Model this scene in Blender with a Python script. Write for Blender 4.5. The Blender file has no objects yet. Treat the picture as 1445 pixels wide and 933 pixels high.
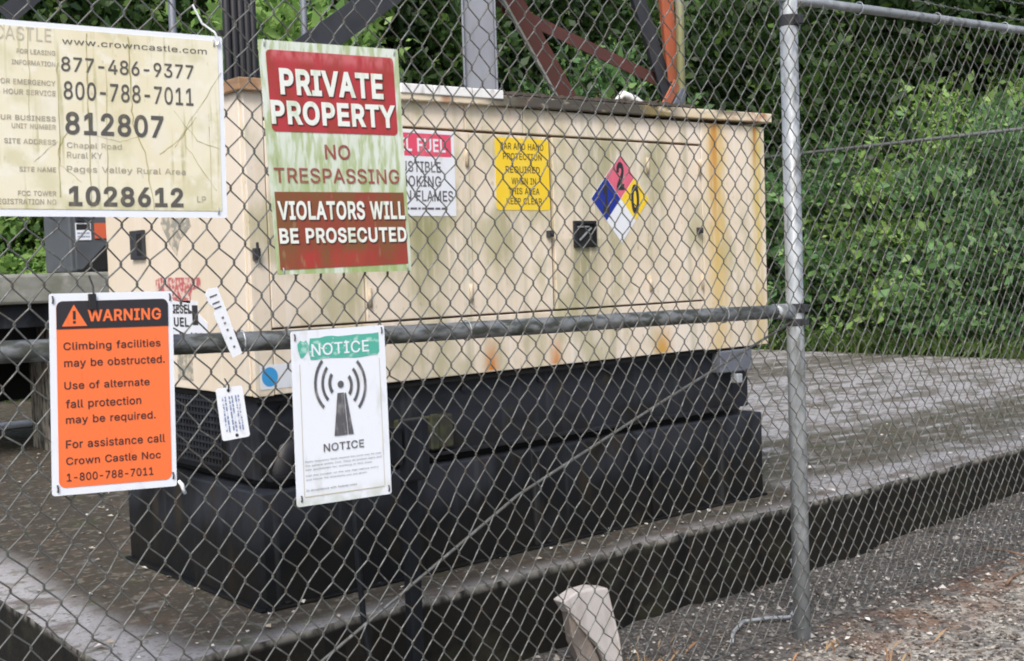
import bpy, math, random
import numpy as np
from mathutils import Matrix, Vector
R_ = math.radians
sc = bpy.context.scene
COL = sc.collection

# ------------------------------------------------------------------ camera
cam = bpy.data.cameras.new('camera'); camo = bpy.data.objects.new('camera', cam); COL.objects.link(camo)
Ax = Vector((1998, 157.5 - 0.5, -1700)).normalized()
Ay = Vector((-1475.5, 42.5, -1700)); Ay = (Ay - Ax * Ax.dot(Ay)).normalized()
Az = Ax.cross(Ay)
m = Matrix((Ax, Ay, Az)).to_4x4(); m.translation = Vector((0, 0, 1.5))
camo.matrix_world = m
cam.sensor_width = 36; cam.lens = 36 * 1700 / 1445
cam.clip_start = 0.05; cam.clip_end = 2000
sc.camera = camo

# ------------------------------------------------------------------ world, sun, exposure
SUN_EL, SUN_AZ = 48, -140          # degrees; azimuth measured from +X towards +Y
w = bpy.data.worlds.new('World'); sc.world = w; w.use_nodes = True
nt = w.node_tree; nt.nodes.clear()
sky = nt.nodes.new('ShaderNodeTexSky'); sky.sky_type = 'NISHITA'; sky.sun_disc = False
sky.sun_elevation = R_(SUN_EL); sky.sun_rotation = R_(90 - SUN_AZ)
sky.dust_density = 4.0; sky.air_density = 1.0; sky.ozone_density = 1.0
bg = nt.nodes.new('ShaderNodeBackground'); bg.inputs[1].default_value = 0.15
wo = nt.nodes.new('ShaderNodeOutputWorld')
nt.links.new(sky.outputs[0], bg.inputs[0]); nt.links.new(bg.outputs[0], wo.inputs[0])
sun = bpy.data.lights.new('sun', 'SUN'); sun.energy = 1.5; sun.angle = R_(14); sun.color = (1, .985, .96)
suno = bpy.data.objects.new('sun', sun); COL.objects.link(suno)
sd = Vector((math.cos(R_(SUN_EL)) * math.cos(R_(SUN_AZ)), math.cos(R_(SUN_EL)) * math.sin(R_(SUN_AZ)), math.sin(R_(SUN_EL))))
suno.rotation_euler = sd.to_track_quat('Z', 'Y').to_euler()
sc.view_settings.view_transform = 'Standard'; sc.view_settings.look = 'None'
sc.view_settings.gamma = 1; sc.view_settings.use_curve_mapping = False
sc.view_settings.exposure = 0.58
sc.cycles.filter_width = 1.9
sc.cycles.max_bounces = 8

# ------------------------------------------------------------------ materials
def mat(name, base, rough=.6, metal=0., layers=(), bump=None, spec=.5, translucent=0, wave=None):
    """layers: ('noise', color, scale xyz, lo, hi, amount) and
               ('streak', color, axis, centre, half width, z from, z to, amount): mark fading from one height to another"""
    mt = bpy.data.materials.new(name); mt.use_nodes = True
    n = mt.node_tree.nodes; l = mt.node_tree.links
    bs = n['Principled BSDF']
    bs.inputs['Roughness'].default_value = rough; bs.inputs['Metallic'].default_value = metal
    bs.inputs['Specular IOR Level'].default_value = spec
    geo = n.new('ShaderNodeNewGeometry'); pos = geo.outputs['Position']
    sep = n.new('ShaderNodeSeparateXYZ'); l.new(pos, sep.inputs[0])
    def noise(sx, sy, sz, detail=4, dist=0.0):
        mp = n.new('ShaderNodeVectorMath'); mp.operation = 'MULTIPLY'; mp.inputs[1].default_value = (sx, sy, sz)
        l.new(pos, mp.inputs[0])
        t = n.new('ShaderNodeTexNoise'); t.inputs['Scale'].default_value = 1; t.inputs['Detail'].default_value = detail
        t.inputs['Distortion'].default_value = dist
        l.new(mp.outputs[0], t.inputs['Vector']); return t.outputs['Fac']
    def mrange(v, a, b, c=0, d=1):
        r = n.new('ShaderNodeMapRange'); r.interpolation_type = 'SMOOTHSTEP'
        for i, x in enumerate((a, b, c, d)): r.inputs[1 + i].default_value = x
        l.new(v, r.inputs[0]); return r.outputs[0]
    def mul(a, b):
        x = n.new('ShaderNodeMath'); x.operation = 'MULTIPLY'; l.new(a, x.inputs[0])
        if isinstance(b, (int, float)): x.inputs[1].default_value = b
        else: l.new(b, x.inputs[1])
        return x.outputs[0]
    rgb = n.new('ShaderNodeRGB'); rgb.outputs[0].default_value = (*base, 1); cur = rgb.outputs[0]
    for L in layers:
        if L[0] == 'noise':
            _, col, s, lo, hi, amt = L[:6]
            f = mul(mrange(noise(*s), lo, hi), amt)
        elif L[0] == 'zband':
            _, col, z0, z1, amt, s = L
            f = mul(mul(mrange(sep.outputs[2], z0, z1), mrange(noise(*s), .3, .65)), amt)
        elif L[0] == 'yband':
            _, col, z0, z1, amt, s = L
            f = mul(mul(mrange(sep.outputs[1], z0, z1), mrange(noise(*s), .3, .65)), amt)
        elif L[0] == 'area':      # stain with soft, noisy borders: x range, y range, border width, amount, noise scale, lo, hi
            _, col, (xa, xb), (ya, yb), fw, amt, s, lo, hi = L
            wob = noise(1.7, 1.7, 1, 5)
            def shifted(o, k):
                m1 = n.new('ShaderNodeMath'); m1.operation = 'MULTIPLY_ADD'; l.new(wob, m1.inputs[0]); m1.inputs[1].default_value = k; l.new(o, m1.inputs[2]); return m1.outputs[0]
            X = shifted(sep.outputs[0], fw * 2.4); Y = shifted(sep.outputs[1], fw * 2.4); o_ = fw * 1.2
            f = mul(mul(mrange(X, xa + o_ - fw, xa + o_ + fw), mrange(X, xb + o_ - fw, xb + o_ + fw, 1, 0)), mul(mrange(Y, ya + o_ - fw, ya + o_ + fw), mrange(Y, yb + o_ - fw, yb + o_ + fw, 1, 0)))
            f = mul(mul(f, mrange(noise(*s), lo, hi)), amt)
        elif L[0] == 'island':
            _, col, lo, hi, amt = L
            f = mul(mrange(geo.outputs['Random Per Island'], lo, hi), amt)
        else:
            _, col, ax, c, hw, z0, z1, amt = L
            sb = n.new('ShaderNodeMath'); sb.operation = 'SUBTRACT'; l.new(sep.outputs['XYZ'.index(ax)], sb.inputs[0]); sb.inputs[1].default_value = c
            wob = mul(noise(3, 3, 9, 3), .02)
            ad = n.new('ShaderNodeMath'); ad.operation = 'ADD'; l.new(sb.outputs[0], ad.inputs[0]); l.new(wob, ad.inputs[1])
            ab = n.new('ShaderNodeMath'); ab.operation = 'ABSOLUTE'; l.new(ad.outputs[0], ab.inputs[0])
            f = mul(mrange(ab.outputs[0], 0, hw, 1, 0), mrange(sep.outputs[2], z1, z0))
            lim = mrange(sep.outputs[2], z0, z0 + (.012 if z0 > z1 else -.012), 1, 0)
            f = mul(mul(f, lim), mul(mrange(noise(40, 40, 6, 5), .2, .52), amt))
        mx = n.new('ShaderNodeMix'); mx.data_type = 'RGBA'
        l.new(f, mx.inputs[0]); l.new(cur, mx.inputs[6]); mx.inputs[7].default_value = (*col, 1); cur = mx.outputs[2]
    l.new(cur, bs.inputs['Base Color'])
    if bump:
        b = n.new('ShaderNodeBump'); b.inputs['Strength'].default_value = bump[1]; b.inputs['Distance'].default_value = bump[2]
        l.new(noise(bump[0], bump[0], bump[0], 6), b.inputs['Height']); l.new(b.outputs[0], bs.inputs['Normal'])
    if wave is not None:      # perforated sheet: dark round holes in the Y-Z plane
        pass
    if translucent:
        tr = n.new('ShaderNodeBsdfTranslucent'); l.new(cur, tr.inputs[0])
        ms = n.new('ShaderNodeMixShader'); ms.inputs[0].default_value = translucent
        l.new(bs.outputs[0], ms.inputs[1]); l.new(tr.outputs[0], ms.inputs[2]); l.new(ms.outputs[0], n['Material Output'].inputs[0])
    return mt

CREAM_LAYERS = [
    ('noise', (.68, .58, .42), (1.2, 1.2, .8), .4, .7, .6),
    ('noise', (.82, .75, .66), (5, 5, 2.2), .48, .66, .7),
    ('noise', (.36, .34, .19), (17, 17, .9), .50, .72, .62),
    ('noise', (.86, .80, .72), (34, 34, 1.8), .52, .70, .55),
    ('noise', (.40, .38, .20), (6, 6, 3.2), .47, .68, .66),
    ('noise', (.30, .24, .14), (48, 48, 26), .62, .74, .5),
    ('streak', (.20, .20, .07), 'X', 3.60, .16, 1.60, 1.1, .8),
    ('streak', (.26, .26, .11), 'X', 3.72, .28, 2.03, 1.15, .65),
    ('streak', (.28, .27, .12), 'X', 3.18, .12, 1.73, 1.2, .6),
    ('streak', (.26, .26, .11), 'X', 2.78, .22, 1.72, 1.1, .8),
    ('streak', (.28, .27, .12), 'X', 4.05, .14, 2.03, 1.2, .6),
    ('streak', (.66, .45, .09), 'X', 4.48, .12, 2.15, -.3, .9),
    ('streak', (.62, .47, .12), 'X', 4.79, .065, 2.15, -.3, .95),
    ('streak', (.55, .22, .03), 'X', 4.47, .05, 2.15, 1.45, .8),
    ('streak', (.42, .17, .04), 'X', 4.775, .03, 2.15, 1.85, .9),
    ('streak', (.60, .22, .025), 'X', 3.07, .055, 1.09, 1.24, 1.0),
    ('streak', (.60, .22, .025), 'X', 3.42, .05, 1.09, 1.23, .9),
    ('streak', (.62, .33, .05), 'X', 4.08, .09, 1.09, 1.25, .95),
]
M = {}
M['cream'] = mat('cream_paint', (.80, .70, .57), .5, layers=CREAM_LAYERS, bump=(4, .12, .02))
M['cream_end'] = mat('cream_paint_end', (.78, .69, .57), .5, layers=[CREAM_LAYERS[0], ('noise', (.40, .37, .28), (14, 14, 1.0), .58, .85, .4), ('noise', (.8, .72, .6), (20, 20, 2), .5, .75, .5)])
M['hinge_cream'] = mat('matte_cream_hinge', (.60, .52, .40), .9, spec=.1, layers=[('noise', (.35, .28, .18), (30, 30, 30), .45, .7, .7)])
M['roof'] = mat('roof_paint', (.74, .64, .48), .5, layers=[('area', (.045, .04, .032), (3.13, 4.2), (3, 6), .10, .95, (9, 9, 30), .30, .46), ('area', (.30, .15, .06), (1.9, 2.12), (3, 6), .04, .9, (9, 9, 9), .3, .55), ('area', (.36, .12, .03), (4.70, 4.83), (3, 6), .03, .9, (14, 14, 14), .35, .55), ('noise', (.10, .09, .06), (3, 3, 12), .52, .66, .85), ('noise', (.35, .13, .05), (6, 6, 14), .58, .7, .8), ('noise', (.55, .42, .12), (2.2, 2, 2), .55, .7, .5)])
M['roof_white'] = mat('white_flange', (.82, .82, .80), .5, layers=[('noise', (.35, .36, .33), (30, 30, 10), .5, .75, .7)])
M['seam'] = mat('seam_rusty_gap', (.17, .10, .07), .8)
M['black_steel'] = mat('black_painted_steel', (.0055, .0065, .008), .5, spec=.25, layers=[('zband', (.036, .040, .050), .50, .68, .85, (3.2, 3.2, 2.2)), ('noise', (.022, .025, .030), (2.2, 2.2, 5), .5, .72, .6), ('noise', (.032, .024, .014), (9, 9, 4), .56, .70, .75), ('noise', (.065, .068, .07), (18, 18, 1.0), .60, .78, .55), ('noise', (.004, .004, .004), (5, 5, 3), .55, .7, .8), ('zband', (.012, .011, .009), .60, .40, .75, (5, 5, 3))], bump=(7, .3, .02))  # first zband paints the bluish sheen of the upper tank into the colour
M['skid_steel'] = mat('dark_skid_steel', (.021, .024, .031), .55, spec=.25, layers=[('noise', (.010, .010, .011), (3, 3, 9), .5, .7, .75), ('noise', (.045, .038, .020), (11, 11, 9), .60, .73, .7), ('noise', (.055, .06, .068), (20, 20, 1.5), .56, .78, .6), ('zband', (.012, .010, .008), .90, .80, .7, (6, 6, 6))], bump=(8, .15, .01))
M['moss_steel'] = mat('mossy_steel', (.03, .03, .022), .8, layers=[('noise', (.055, .06, .024), (18, 18, 18), .4, .6, .9)])
M['gap_black'] = mat('recess_black', (.008, .008, .008), .9)
M['galv'] = mat('galvanized_steel', (.37, .40, .42), .45, .25, layers=[('noise', (.52, .56, .59), (14, 14, 5), .45, .65, .8), ('noise', (.17, .18, .17), (20, 20, 9), .53, .68, .85)], bump=(60, .1, .004))
M['galv_rail'] = mat('dull_galvanized_rail', (.27, .29, .30), .5, .25, layers=[('noise', (.42, .45, .47), (9, 14, 14), .5, .68, .8), ('noise', (.12, .12, .11), (16, 20, 20), .52, .68, .8)], bump=(60, .1, .004))
M['old_galv'] = mat('old_dull_galvanized', (.13, .14, .135), .6, .2, layers=[('noise', (.22, .23, .22), (9, 9, 9), .5, .7, .7)])
M['galv_moss'] = mat('galvanized_mossy_rail', (.27, .28, .28), .5, .4, layers=[('noise', (.40, .43, .44), (8, 20, 20), .5, .7, .7), ('noise', (.055, .06, .04), (12, 30, 30), .42, .6, .85)], bump=(60, .15, .004))
M['wire'] = mat('weathered_wire', (.135, .142, .135), .55, .3, layers=[('noise', (.11, .095, .075), (25, 25, 25), .45, .65, .8), ('noise', (.28, .29, .28), (40, 40, 40), .55, .7, .7)])
M['pole'] = mat('grey_galvanized_column', (.17, .185, .22), .55, .3, layers=[('noise', (.23, .25, .29), (6, 6, 2), .4, .7, .8), ('noise', (.12, .125, .135), (25, 25, 3), .55, .8, .5)])
M['rust'] = mat('rust_red_tower_paint', (.085, .026, .019), .7, layers=[('noise', (.07, .025, .018), (6, 6, 6), .45, .65, .8), ('noise', (.17, .075, .055), (18, 18, 5), .6, .75, .6)])
M['orange_leg'] = mat('orange_tower_paint', (.42, .11, .05), .6, layers=[('noise', (.26, .10, .05), (9, 9, 3), .45, .7, .8), ('noise', (.4, .35, .3), (14, 14, 14), .62, .75, .6)])
M['olive_pole'] = mat('algae_stained_pole', (.24, .25, .23), .6, .2, layers=[('noise', (.20, .20, .07), (8, 8, 2), .4, .65, .85)])
M['cable'] = mat('black_cable_jacket', (.014, .014, .017), .5)
M['strut'] = mat('dark_strut_steel', (.009, .0105, .014), .6, spec=.3, layers=[('noise', (.026, .028, .032), (8, 8, 4), .5, .7, .7)])
M['dark_steel'] = mat('dark_grey_steel', (.034, .036, .042), .55, layers=[('noise', (.02, .02, .024), (6, 6, 6), .45, .7, .7)])
M['concrete'] = mat('mossy_concrete', (.355, .352, .362), .95, spec=.2, layers=[
    ('noise', (.34, .33, .33), (2.5, 3.5, 3), .4, .7, .7),
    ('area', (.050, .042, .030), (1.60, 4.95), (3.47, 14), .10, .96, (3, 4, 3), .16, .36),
    ('area', (.070, .068, .045), (4.6, 13), (3.78, 4.75), .16, .93, (3.5, 8, 3), .34, .50),
    ('area', (.085, .078, .058), (5, 13), (7.3, 8.3), .2, .85, (2, 6, 3), .36, .52),
    ('area', (.095, .088, .066), (5.2, 13), (3.5, 13), .3, .75, (2.2, 4, 3), .46, .60),
    ('noise', (.10, .075, .058), (5, 7, 3), .52, .66, .75),
    ('noise', (.17, .16, .13), (26, 30, 26), .54, .66, .8),
    ('noise', (.09, .085, .07), (60, 60, 60), .58, .68, .7),
    ('noise', (.055, .065, .03), (7, 9, 5), .60, .72, .75)], bump=(35, .5, .014))
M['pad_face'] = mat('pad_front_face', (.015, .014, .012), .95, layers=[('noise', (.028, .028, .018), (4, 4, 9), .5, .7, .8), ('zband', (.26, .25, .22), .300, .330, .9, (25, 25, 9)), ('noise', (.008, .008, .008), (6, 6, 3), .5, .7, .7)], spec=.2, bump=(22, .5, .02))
M['old_concrete'] = mat('old_concrete', (.24, .245, .22), .85, layers=[('noise', (.15, .16, .12), (5, 5, 9), .4, .65, .8), ('noise', (.34, .34, .31), (10, 10, 10), .5, .7, .6)], bump=(25, .3, .01))
M['ground'] = mat('dirt_ground', (.085, .080, .075), .95, layers=[
    ('noise', (.045, .042, .040), (2.2, 2.2, 2), .45, .62, .8),
    ('noise', (.22, .205, .185), (45, 45, 45), .5, .64, .8),
    ('noise', (.13, .095, .065), (6, 9, 5), .58, .70, .6), ('area', (.40, .375, .33), (3.35, 9), (.3, 2.70), .10, .92, (5, 5, 5), .30, .52), ('area', (.16, .085, .05), (3.9, 9), (2.45, 2.85), .10, .8, (6, 6, 6), .42, .58),
    ('noise', (.035, .032, .03), (28, 28, 28), .52, .64, .7)], bump=(40, .8, .03))
M['stone'] = mat('gravel_stone', (.115, .112, .108), .85, layers=[('island', (.52, .50, .46), .62, 1.0, .9), ('island', (.045, .042, .04), .45, .1, .9), ('noise', (.1, .08, .06), (30, 30, 30), .5, .7, .5)])
M['litter'] = mat('dry_leaf_litter', (.24, .19, .145), .9, layers=[('island', (.58, .54, .47), .5, 1.0, .9), ('island', (.09, .05, .035), .4, 0, .9)], translucent=.15)
M['specks'] = mat('fallen_petals', (.62, .60, .55), .8, layers=[('island', (.35, .28, .18), .5, .9, .9)])
M['twig'] = mat('dry_twig', (.14, .09, .06), .85, layers=[('noise', (.26, .17, .10), (20, 20, 20), .45, .65, .8)])
M['bark'] = mat('bark', (.07, .055, .042), .9, layers=[('noise', (.035, .03, .025), (12, 12, 3), .45, .65, .8)], bump=(18, .6, .02))
LFA = [('noise', (.016, .034, .012), (.6, .6, .6), .40, .56, .92), ('island', (.10, .18, .035), .72, 1.0, .9), ('island', (.03, .06, .02), .4, 0, .8)]
M['leaf_dark'] = mat('leaf_dark', (.048, .10, .026), .5, layers=LFA, translucent=.3, spec=.4)
M['leaf_mid'] = mat('leaf_mid', (.145, .285, .105), .5, layers=[('noise', (.085, .18, .075), (1.3, 1.3, 1.3), .42, .62, .8), ('island', (.25, .40, .13), .6, 1.0, .9), ('island', (.05, .11, .045), .4, 0, .7)], translucent=.3, spec=.4)
M['leaf_light'] = mat('leaf_light', (.25, .42, .11), .5, layers=[('noise', (.17, .32, .09), (2, 2, 2), .42, .62, .7), ('island', (.34, .48, .15), .6, 1.0, .9)], translucent=.35, spec=.4)
M['leaf_deep'] = mat('leaf_deep', (.060, .125, .035), .5, layers=LFA, translucent=.3, spec=.4)
M['grass'] = mat('grass_blade', (.075, .14, .03), .6, layers=[('island', (.14, .20, .06), .5, 1.0, .9)], translucent=.3)
M['dry_grass'] = mat('dry_stem', (.33, .23, .13), .8, layers=[('island', (.40, .18, .08), .5, 1.0, .8)])
# sign faces
M['sign_white'] = mat('sign_white_enamel', (.80, .84, .90), .35, layers=[('noise', (.62, .66, .70), (18, 18, 18), .55, .75, .4)])
M['sign_notice'] = mat('sign_notice_white', (.80, .84, .90), .35, layers=[('noise', (.55, .58, .55), (22, 22, 9), .58, .75, .5), ('zband', (.45, .50, .38), .93, .87, .6, (25, 25, 25))])
M['sign_aged'] = mat('sign_yellowed', (.80, .76, .59), .45, layers=[('noise', (.74, .67, .45), (4, 4, 3), .4, .65, .7), ('noise', (.42, .40, .17), (45, 45, 3), .56, .70, .7), ('noise', (.56, .53, .30), (9, 9, 9), .52, .68, .55), ('noise', (.84, .82, .72), (26, 26, 26), .55, .7, .6), ('noise', (.80, .77, .66), (12, 12, 8), .5, .7, .6), ('zband', (.40, .38, .12), 1.70, 1.645, .7, (30, 30, 8)), ('noise', (.40, .38, .30), (60, 60, 25), .64, .76, .6)])
M['sign_algae'] = mat('sign_algae_white', (.68, .74, .66), .5, layers=[('noise', (.38, .47, .22), (60, 60, 12), .42, .60, .85), ('noise', (.80, .85, .82), (30, 30, 6), .55, .72, .8), ('zband', (.30, .40, .12), 1.95, 1.50, .9, (22, 22, 7)), ('noise', (.22, .24, .12), (60, 60, 12), .64, .76, .7)])
M['sign_red'] = mat('sign_red', (.44, .042, .050), .45, layers=[('noise', (.33, .045, .03), (24, 24, 8), .42, .62, .8), ('zband', (.60, .16, .17), 2.045, 2.075, .8, (50, 50, 20)), ('noise', (.20, .05, .02), (30, 30, 8), .6, .75, .5)])
M['sign_red_low'] = mat('sign_red_browned', (.27, .055, .03), .5, layers=[('noise', (.20, .085, .03), (16, 16, 6), .40, .58, .9), ('zband', (.48, .03, .035), 1.57, 1.54, .6, (20, 20, 8)), ('noise', (.30, .20, .10), (55, 55, 12), .62, .74, .7)])
M['maroon'] = mat('sign_maroon_ink', (.30, .085, .06), .5, layers=[('noise', (.38, .22, .15), (40, 40, 20), .5, .7, .7)])
M['shadow_ink'] = mat('dark_red_shadow_ink', (.09, .018, .015), .5)
M['letter_white'] = mat('letter_white', (.78, .82, .76), .45, layers=[('noise', (.55, .66, .48), (40, 40, 8), .5, .7, .8)])
M['ink'] = mat('black_ink', (.028, .026, .030), .5)
M['ink_faded'] = mat('faded_black_ink', (.10, .095, .085), .5, layers=[('noise', (.20, .18, .13), (60, 60, 30), .52, .72, .7)])
M['ink_pale'] = mat('pale_grey_ink', (.36, .33, .26), .5, layers=[('noise', (.55, .50, .38), (60, 60, 30), .45, .65, .8)])
M['ink_ghost'] = mat('ghost_ink', (.55, .51, .40), .5)
M['ink_grey'] = mat('grey_ink', (.10, .10, .11), .5, layers=[('noise', (.3, .3, .3), (70, 70, 25), .5, .7, .7)])
M['ink_fine'] = mat('fine_print_ink', (.16, .165, .18), .5)
M['stain_line'] = mat('algae_crack_line', (.36, .33, .12), .6, layers=[('noise', (.55, .50, .30), (30, 30, 10), .45, .6, .9)])
M['orange'] = mat('sign_orange', (.92, .19, .055), .4, layers=[('noise', (.70, .13, .04), (40, 40, 9), .58, .76, .5), ('noise', (.85, .19, .06), (20, 20, 20), .45, .7, .4)])
M['green'] = mat('sign_green', (.09, .43, .33), .45, layers=[('noise', (.42, .68, .58), (30, 30, 50), .55, .66, .8)])
M['decal_white'] = mat('decal_white', (.76, .79, .84), .4, layers=[('noise', (.55, .57, .55), (15, 15, 6), .55, .75, .5)])
M['decal_pink'] = mat('decal_faded_red', (.72, .075, .14), .45, layers=[('noise', (.75, .20, .25), (14, 14, 6), .5, .7, .6)])
M['decal_rose'] = mat('decal_rose', (.68, .13, .20), .45, layers=[('noise', (.72, .2, .26), (14, 14, 6), .5, .7, .5)])
M['decal_yellow'] = mat('decal_yellow', (.86, .60, .03), .4, layers=[('noise', (.84, .64, .10), (14, 14, 14), .5, .7, .5)])
M['decal_blue'] = mat('decal_blue', (.012, .03, .27), .4)
M['decal_cyan'] = mat('decal_cyan', (.05, .33, .68), .4)
M['decal_red'] = mat('decal_worn_red', (.50, .12, .12), .5, layers=[('noise', (.74, .62, .52), (45, 45, 45), .46, .58, .9)])
M['decal_grey'] = mat('worn_grey_mark', (.30, .29, .24), .6, layers=[('noise', (.62, .54, .41), (35, 35, 35), .45, .6, .95)])
M['ink_on_yellow'] = mat('ink_on_yellow', (.10, .07, .02), .5)
M['cab_grey'] = mat('cabinet_grey', (.085, .095, .105), .5, layers=[('noise', (.065, .072, .08), (4, 4, 6), .45, .7, .7)])
M['cab_orange'] = mat('cabinet_orange_label', (.62, .12, .05), .5)
M['plastic_white'] = mat('white_plastic', (.80, .83, .87), .4, layers=[('noise', (.6, .62, .62), (60, 60, 60), .55, .7, .5)])
M['tie_black'] = mat('black_tie', (.02, .02, .022), .5)
M['blue_ink'] = mat('blue_grey_ink', (.20, .25, .42), .5, layers=[('noise', (.75, .78, .84), (150, 150, 90), .52, .58, .9)])
M['stump'] = mat('cut_wood_white', (.60, .56, .53), .8, layers=[('noise', (.42, .38, .35), (12, 12, 5), .45, .7, .8), ('noise', (.25, .18, .12), (20, 20, 9), .6, .75, .6)], bump=(40, .3, .006))
M['stump_side'] = mat('stake_side', (.26, .22, .19), .85, layers=[('noise', (.12, .10, .09), (12, 12, 8), .4, .65, .8)], bump=(40, .4, .008))
M['cavity'] = mat('cavity_dark', (.02, .018, .015), .95)
M['grille'] = mat('black_grille', (.012, .012, .013), .6)

# ------------------------------------------------------------------ mesh building
ORG = {}
class MB:
    def __init__(s): s.v = []; s.f = []
    def add(s, vs, fs):
        o = len(s.v); s.v += [tuple(map(float, p)) for p in vs]; s.f += [tuple(i + o for i in f) for f in fs]
    def box(s, x0, x1, y0, y1, z0, z1, taper=0):
        s.add([(x0, y0, z0), (x1, y0, z0), (x1, y1, z0), (x0, y1, z0), (x0 + taper, y0 + taper, z1), (x1 - taper, y0 + taper, z1), (x1 - taper, y1 - taper, z1), (x0 + taper, y1 - taper, z1)],
              [(0, 3, 2, 1), (4, 5, 6, 7), (0, 1, 5, 4), (1, 2, 6, 5), (2, 3, 7, 6), (3, 0, 4, 7)])
    def tube(s, pts, r, n=8, caps=True):
        pts = [Vector(p) for p in pts]; N = len(pts); rs = r if isinstance(r, (list, tuple)) else [r] * N
        up = Vector((0.13, .31, .94)); vs = []; fs = []
        for i, p in enumerate(pts):
            t = (pts[min(i + 1, N - 1)] - pts[max(i - 1, 0)]).normalized()
            if abs(t.dot(up)) > .97: up = Vector((.9, .2, .1))
            a = (up - t * up.dot(t)).normalized(); b = t.cross(a); up = a
            for k in range(n):
                an = 2 * math.pi * k / n; vs.append(p + (a * math.cos(an) + b * math.sin(an)) * rs[i])
        for i in range(N - 1):
            for k in range(n):
                k2 = (k + 1) % n; fs.append((i * n + k, i * n + k2, (i + 1) * n + k2, (i + 1) * n + k))
        if caps: fs.append(tuple(range(n))[::-1]); fs.append(tuple((N - 1) * n + k for k in range(n)))
        s.add(vs, fs)
    def bar(s, p0, p1, wd, th, side):
        """rectangular bar from p0 to p1; width wd along 'side', thickness th"""
        p0, p1 = Vector(p0), Vector(p1); t = (p1 - p0).normalized(); side = Vector(side); side = (side - t * side.dot(t)).normalized(); nn = t.cross(side)
        vs = []
        for p in (p0, p1):
            for a, b in ((-1, -1), (1, -1), (1, 1), (-1, 1)): vs.append(p + side * a * wd / 2 + nn * b * th / 2)
        s.add(vs, [(0, 3, 2, 1), (4, 5, 6, 7), (0, 1, 5, 4), (1, 2, 6, 5), (2, 3, 7, 6), (3, 0, 4, 7)])
    def angle(s, p0, p1, wd, th, side, nrm):
        """steel angle: one flange of width wd along side, one along nrm"""
        p0, p1 = Vector(p0), Vector(p1); side = Vector(side).normalized(); nrm = Vector(nrm).normalized()
        s.bar(p0, p1, wd, th, side)
        o = side * (wd / 2 - th / 2) + nrm * (wd / 2 + th * .51)
        s.bar(p0 + o, p1 + o, th, wd, side)
    def prism(s, pts, off):
        """polygon (world points) given thickness by offset vector"""
        n = len(pts); off = Vector(off); a = [Vector(p) for p in pts]; b = [p + off for p in a]
        s.add(a + b, [tuple(range(n)), tuple(range(2 * n - 1, n - 1, -1))] + [((i + 1) % n, i, n + i, n + (i + 1) % n) for i in range(n)])
    def build(s, name, material, parent=None, bevel=0, smooth=False, origin=None):
        me = bpy.data.meshes.new(name)
        o = Vector(ORG.get(parent.name, (0, 0, 0))) if parent is not None else Vector(origin or (0, 0, 0))
        me.from_pydata([Vector(p) - o for p in s.v], [], s.f); me.update()
        me.materials.append(M[material] if isinstance(material, str) else material)
        if smooth: me.polygons.foreach_set('use_smooth', [True] * len(me.polygons))
        ob = bpy.data.objects.new(name, me); COL.objects.link(ob)
        if parent is not None: ob.parent = parent; ORG[ob.name] = ORG[parent.name]
        else: ob.location = o; ORG[ob.name] = tuple(o)
        if bevel:
            b = ob.modifiers.new('bevel', 'BEVEL'); b.width = bevel; b.segments = 2; b.limit_method = 'ANGLE'
        return ob
def tag(o, label=None, cat=None, group=None, kind=None):
    if label: o['label'] = label
    if cat: o['category'] = cat
    if group: o['group'] = group
    if kind: o['kind'] = kind
    return o
def thing(name, label, cat, loc, group=None):
    o = bpy.data.objects.new(name, None); COL.objects.link(o); o.location = loc; o.empty_display_size = .1
    ORG[o.name] = tuple(loc); return tag(o, label, cat, group)
def B(name, material, parent, *a, bevel=0, taper=0):
    b = MB(); b.box(*a, taper=taper); return b.build(name, material, parent, bevel)

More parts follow.
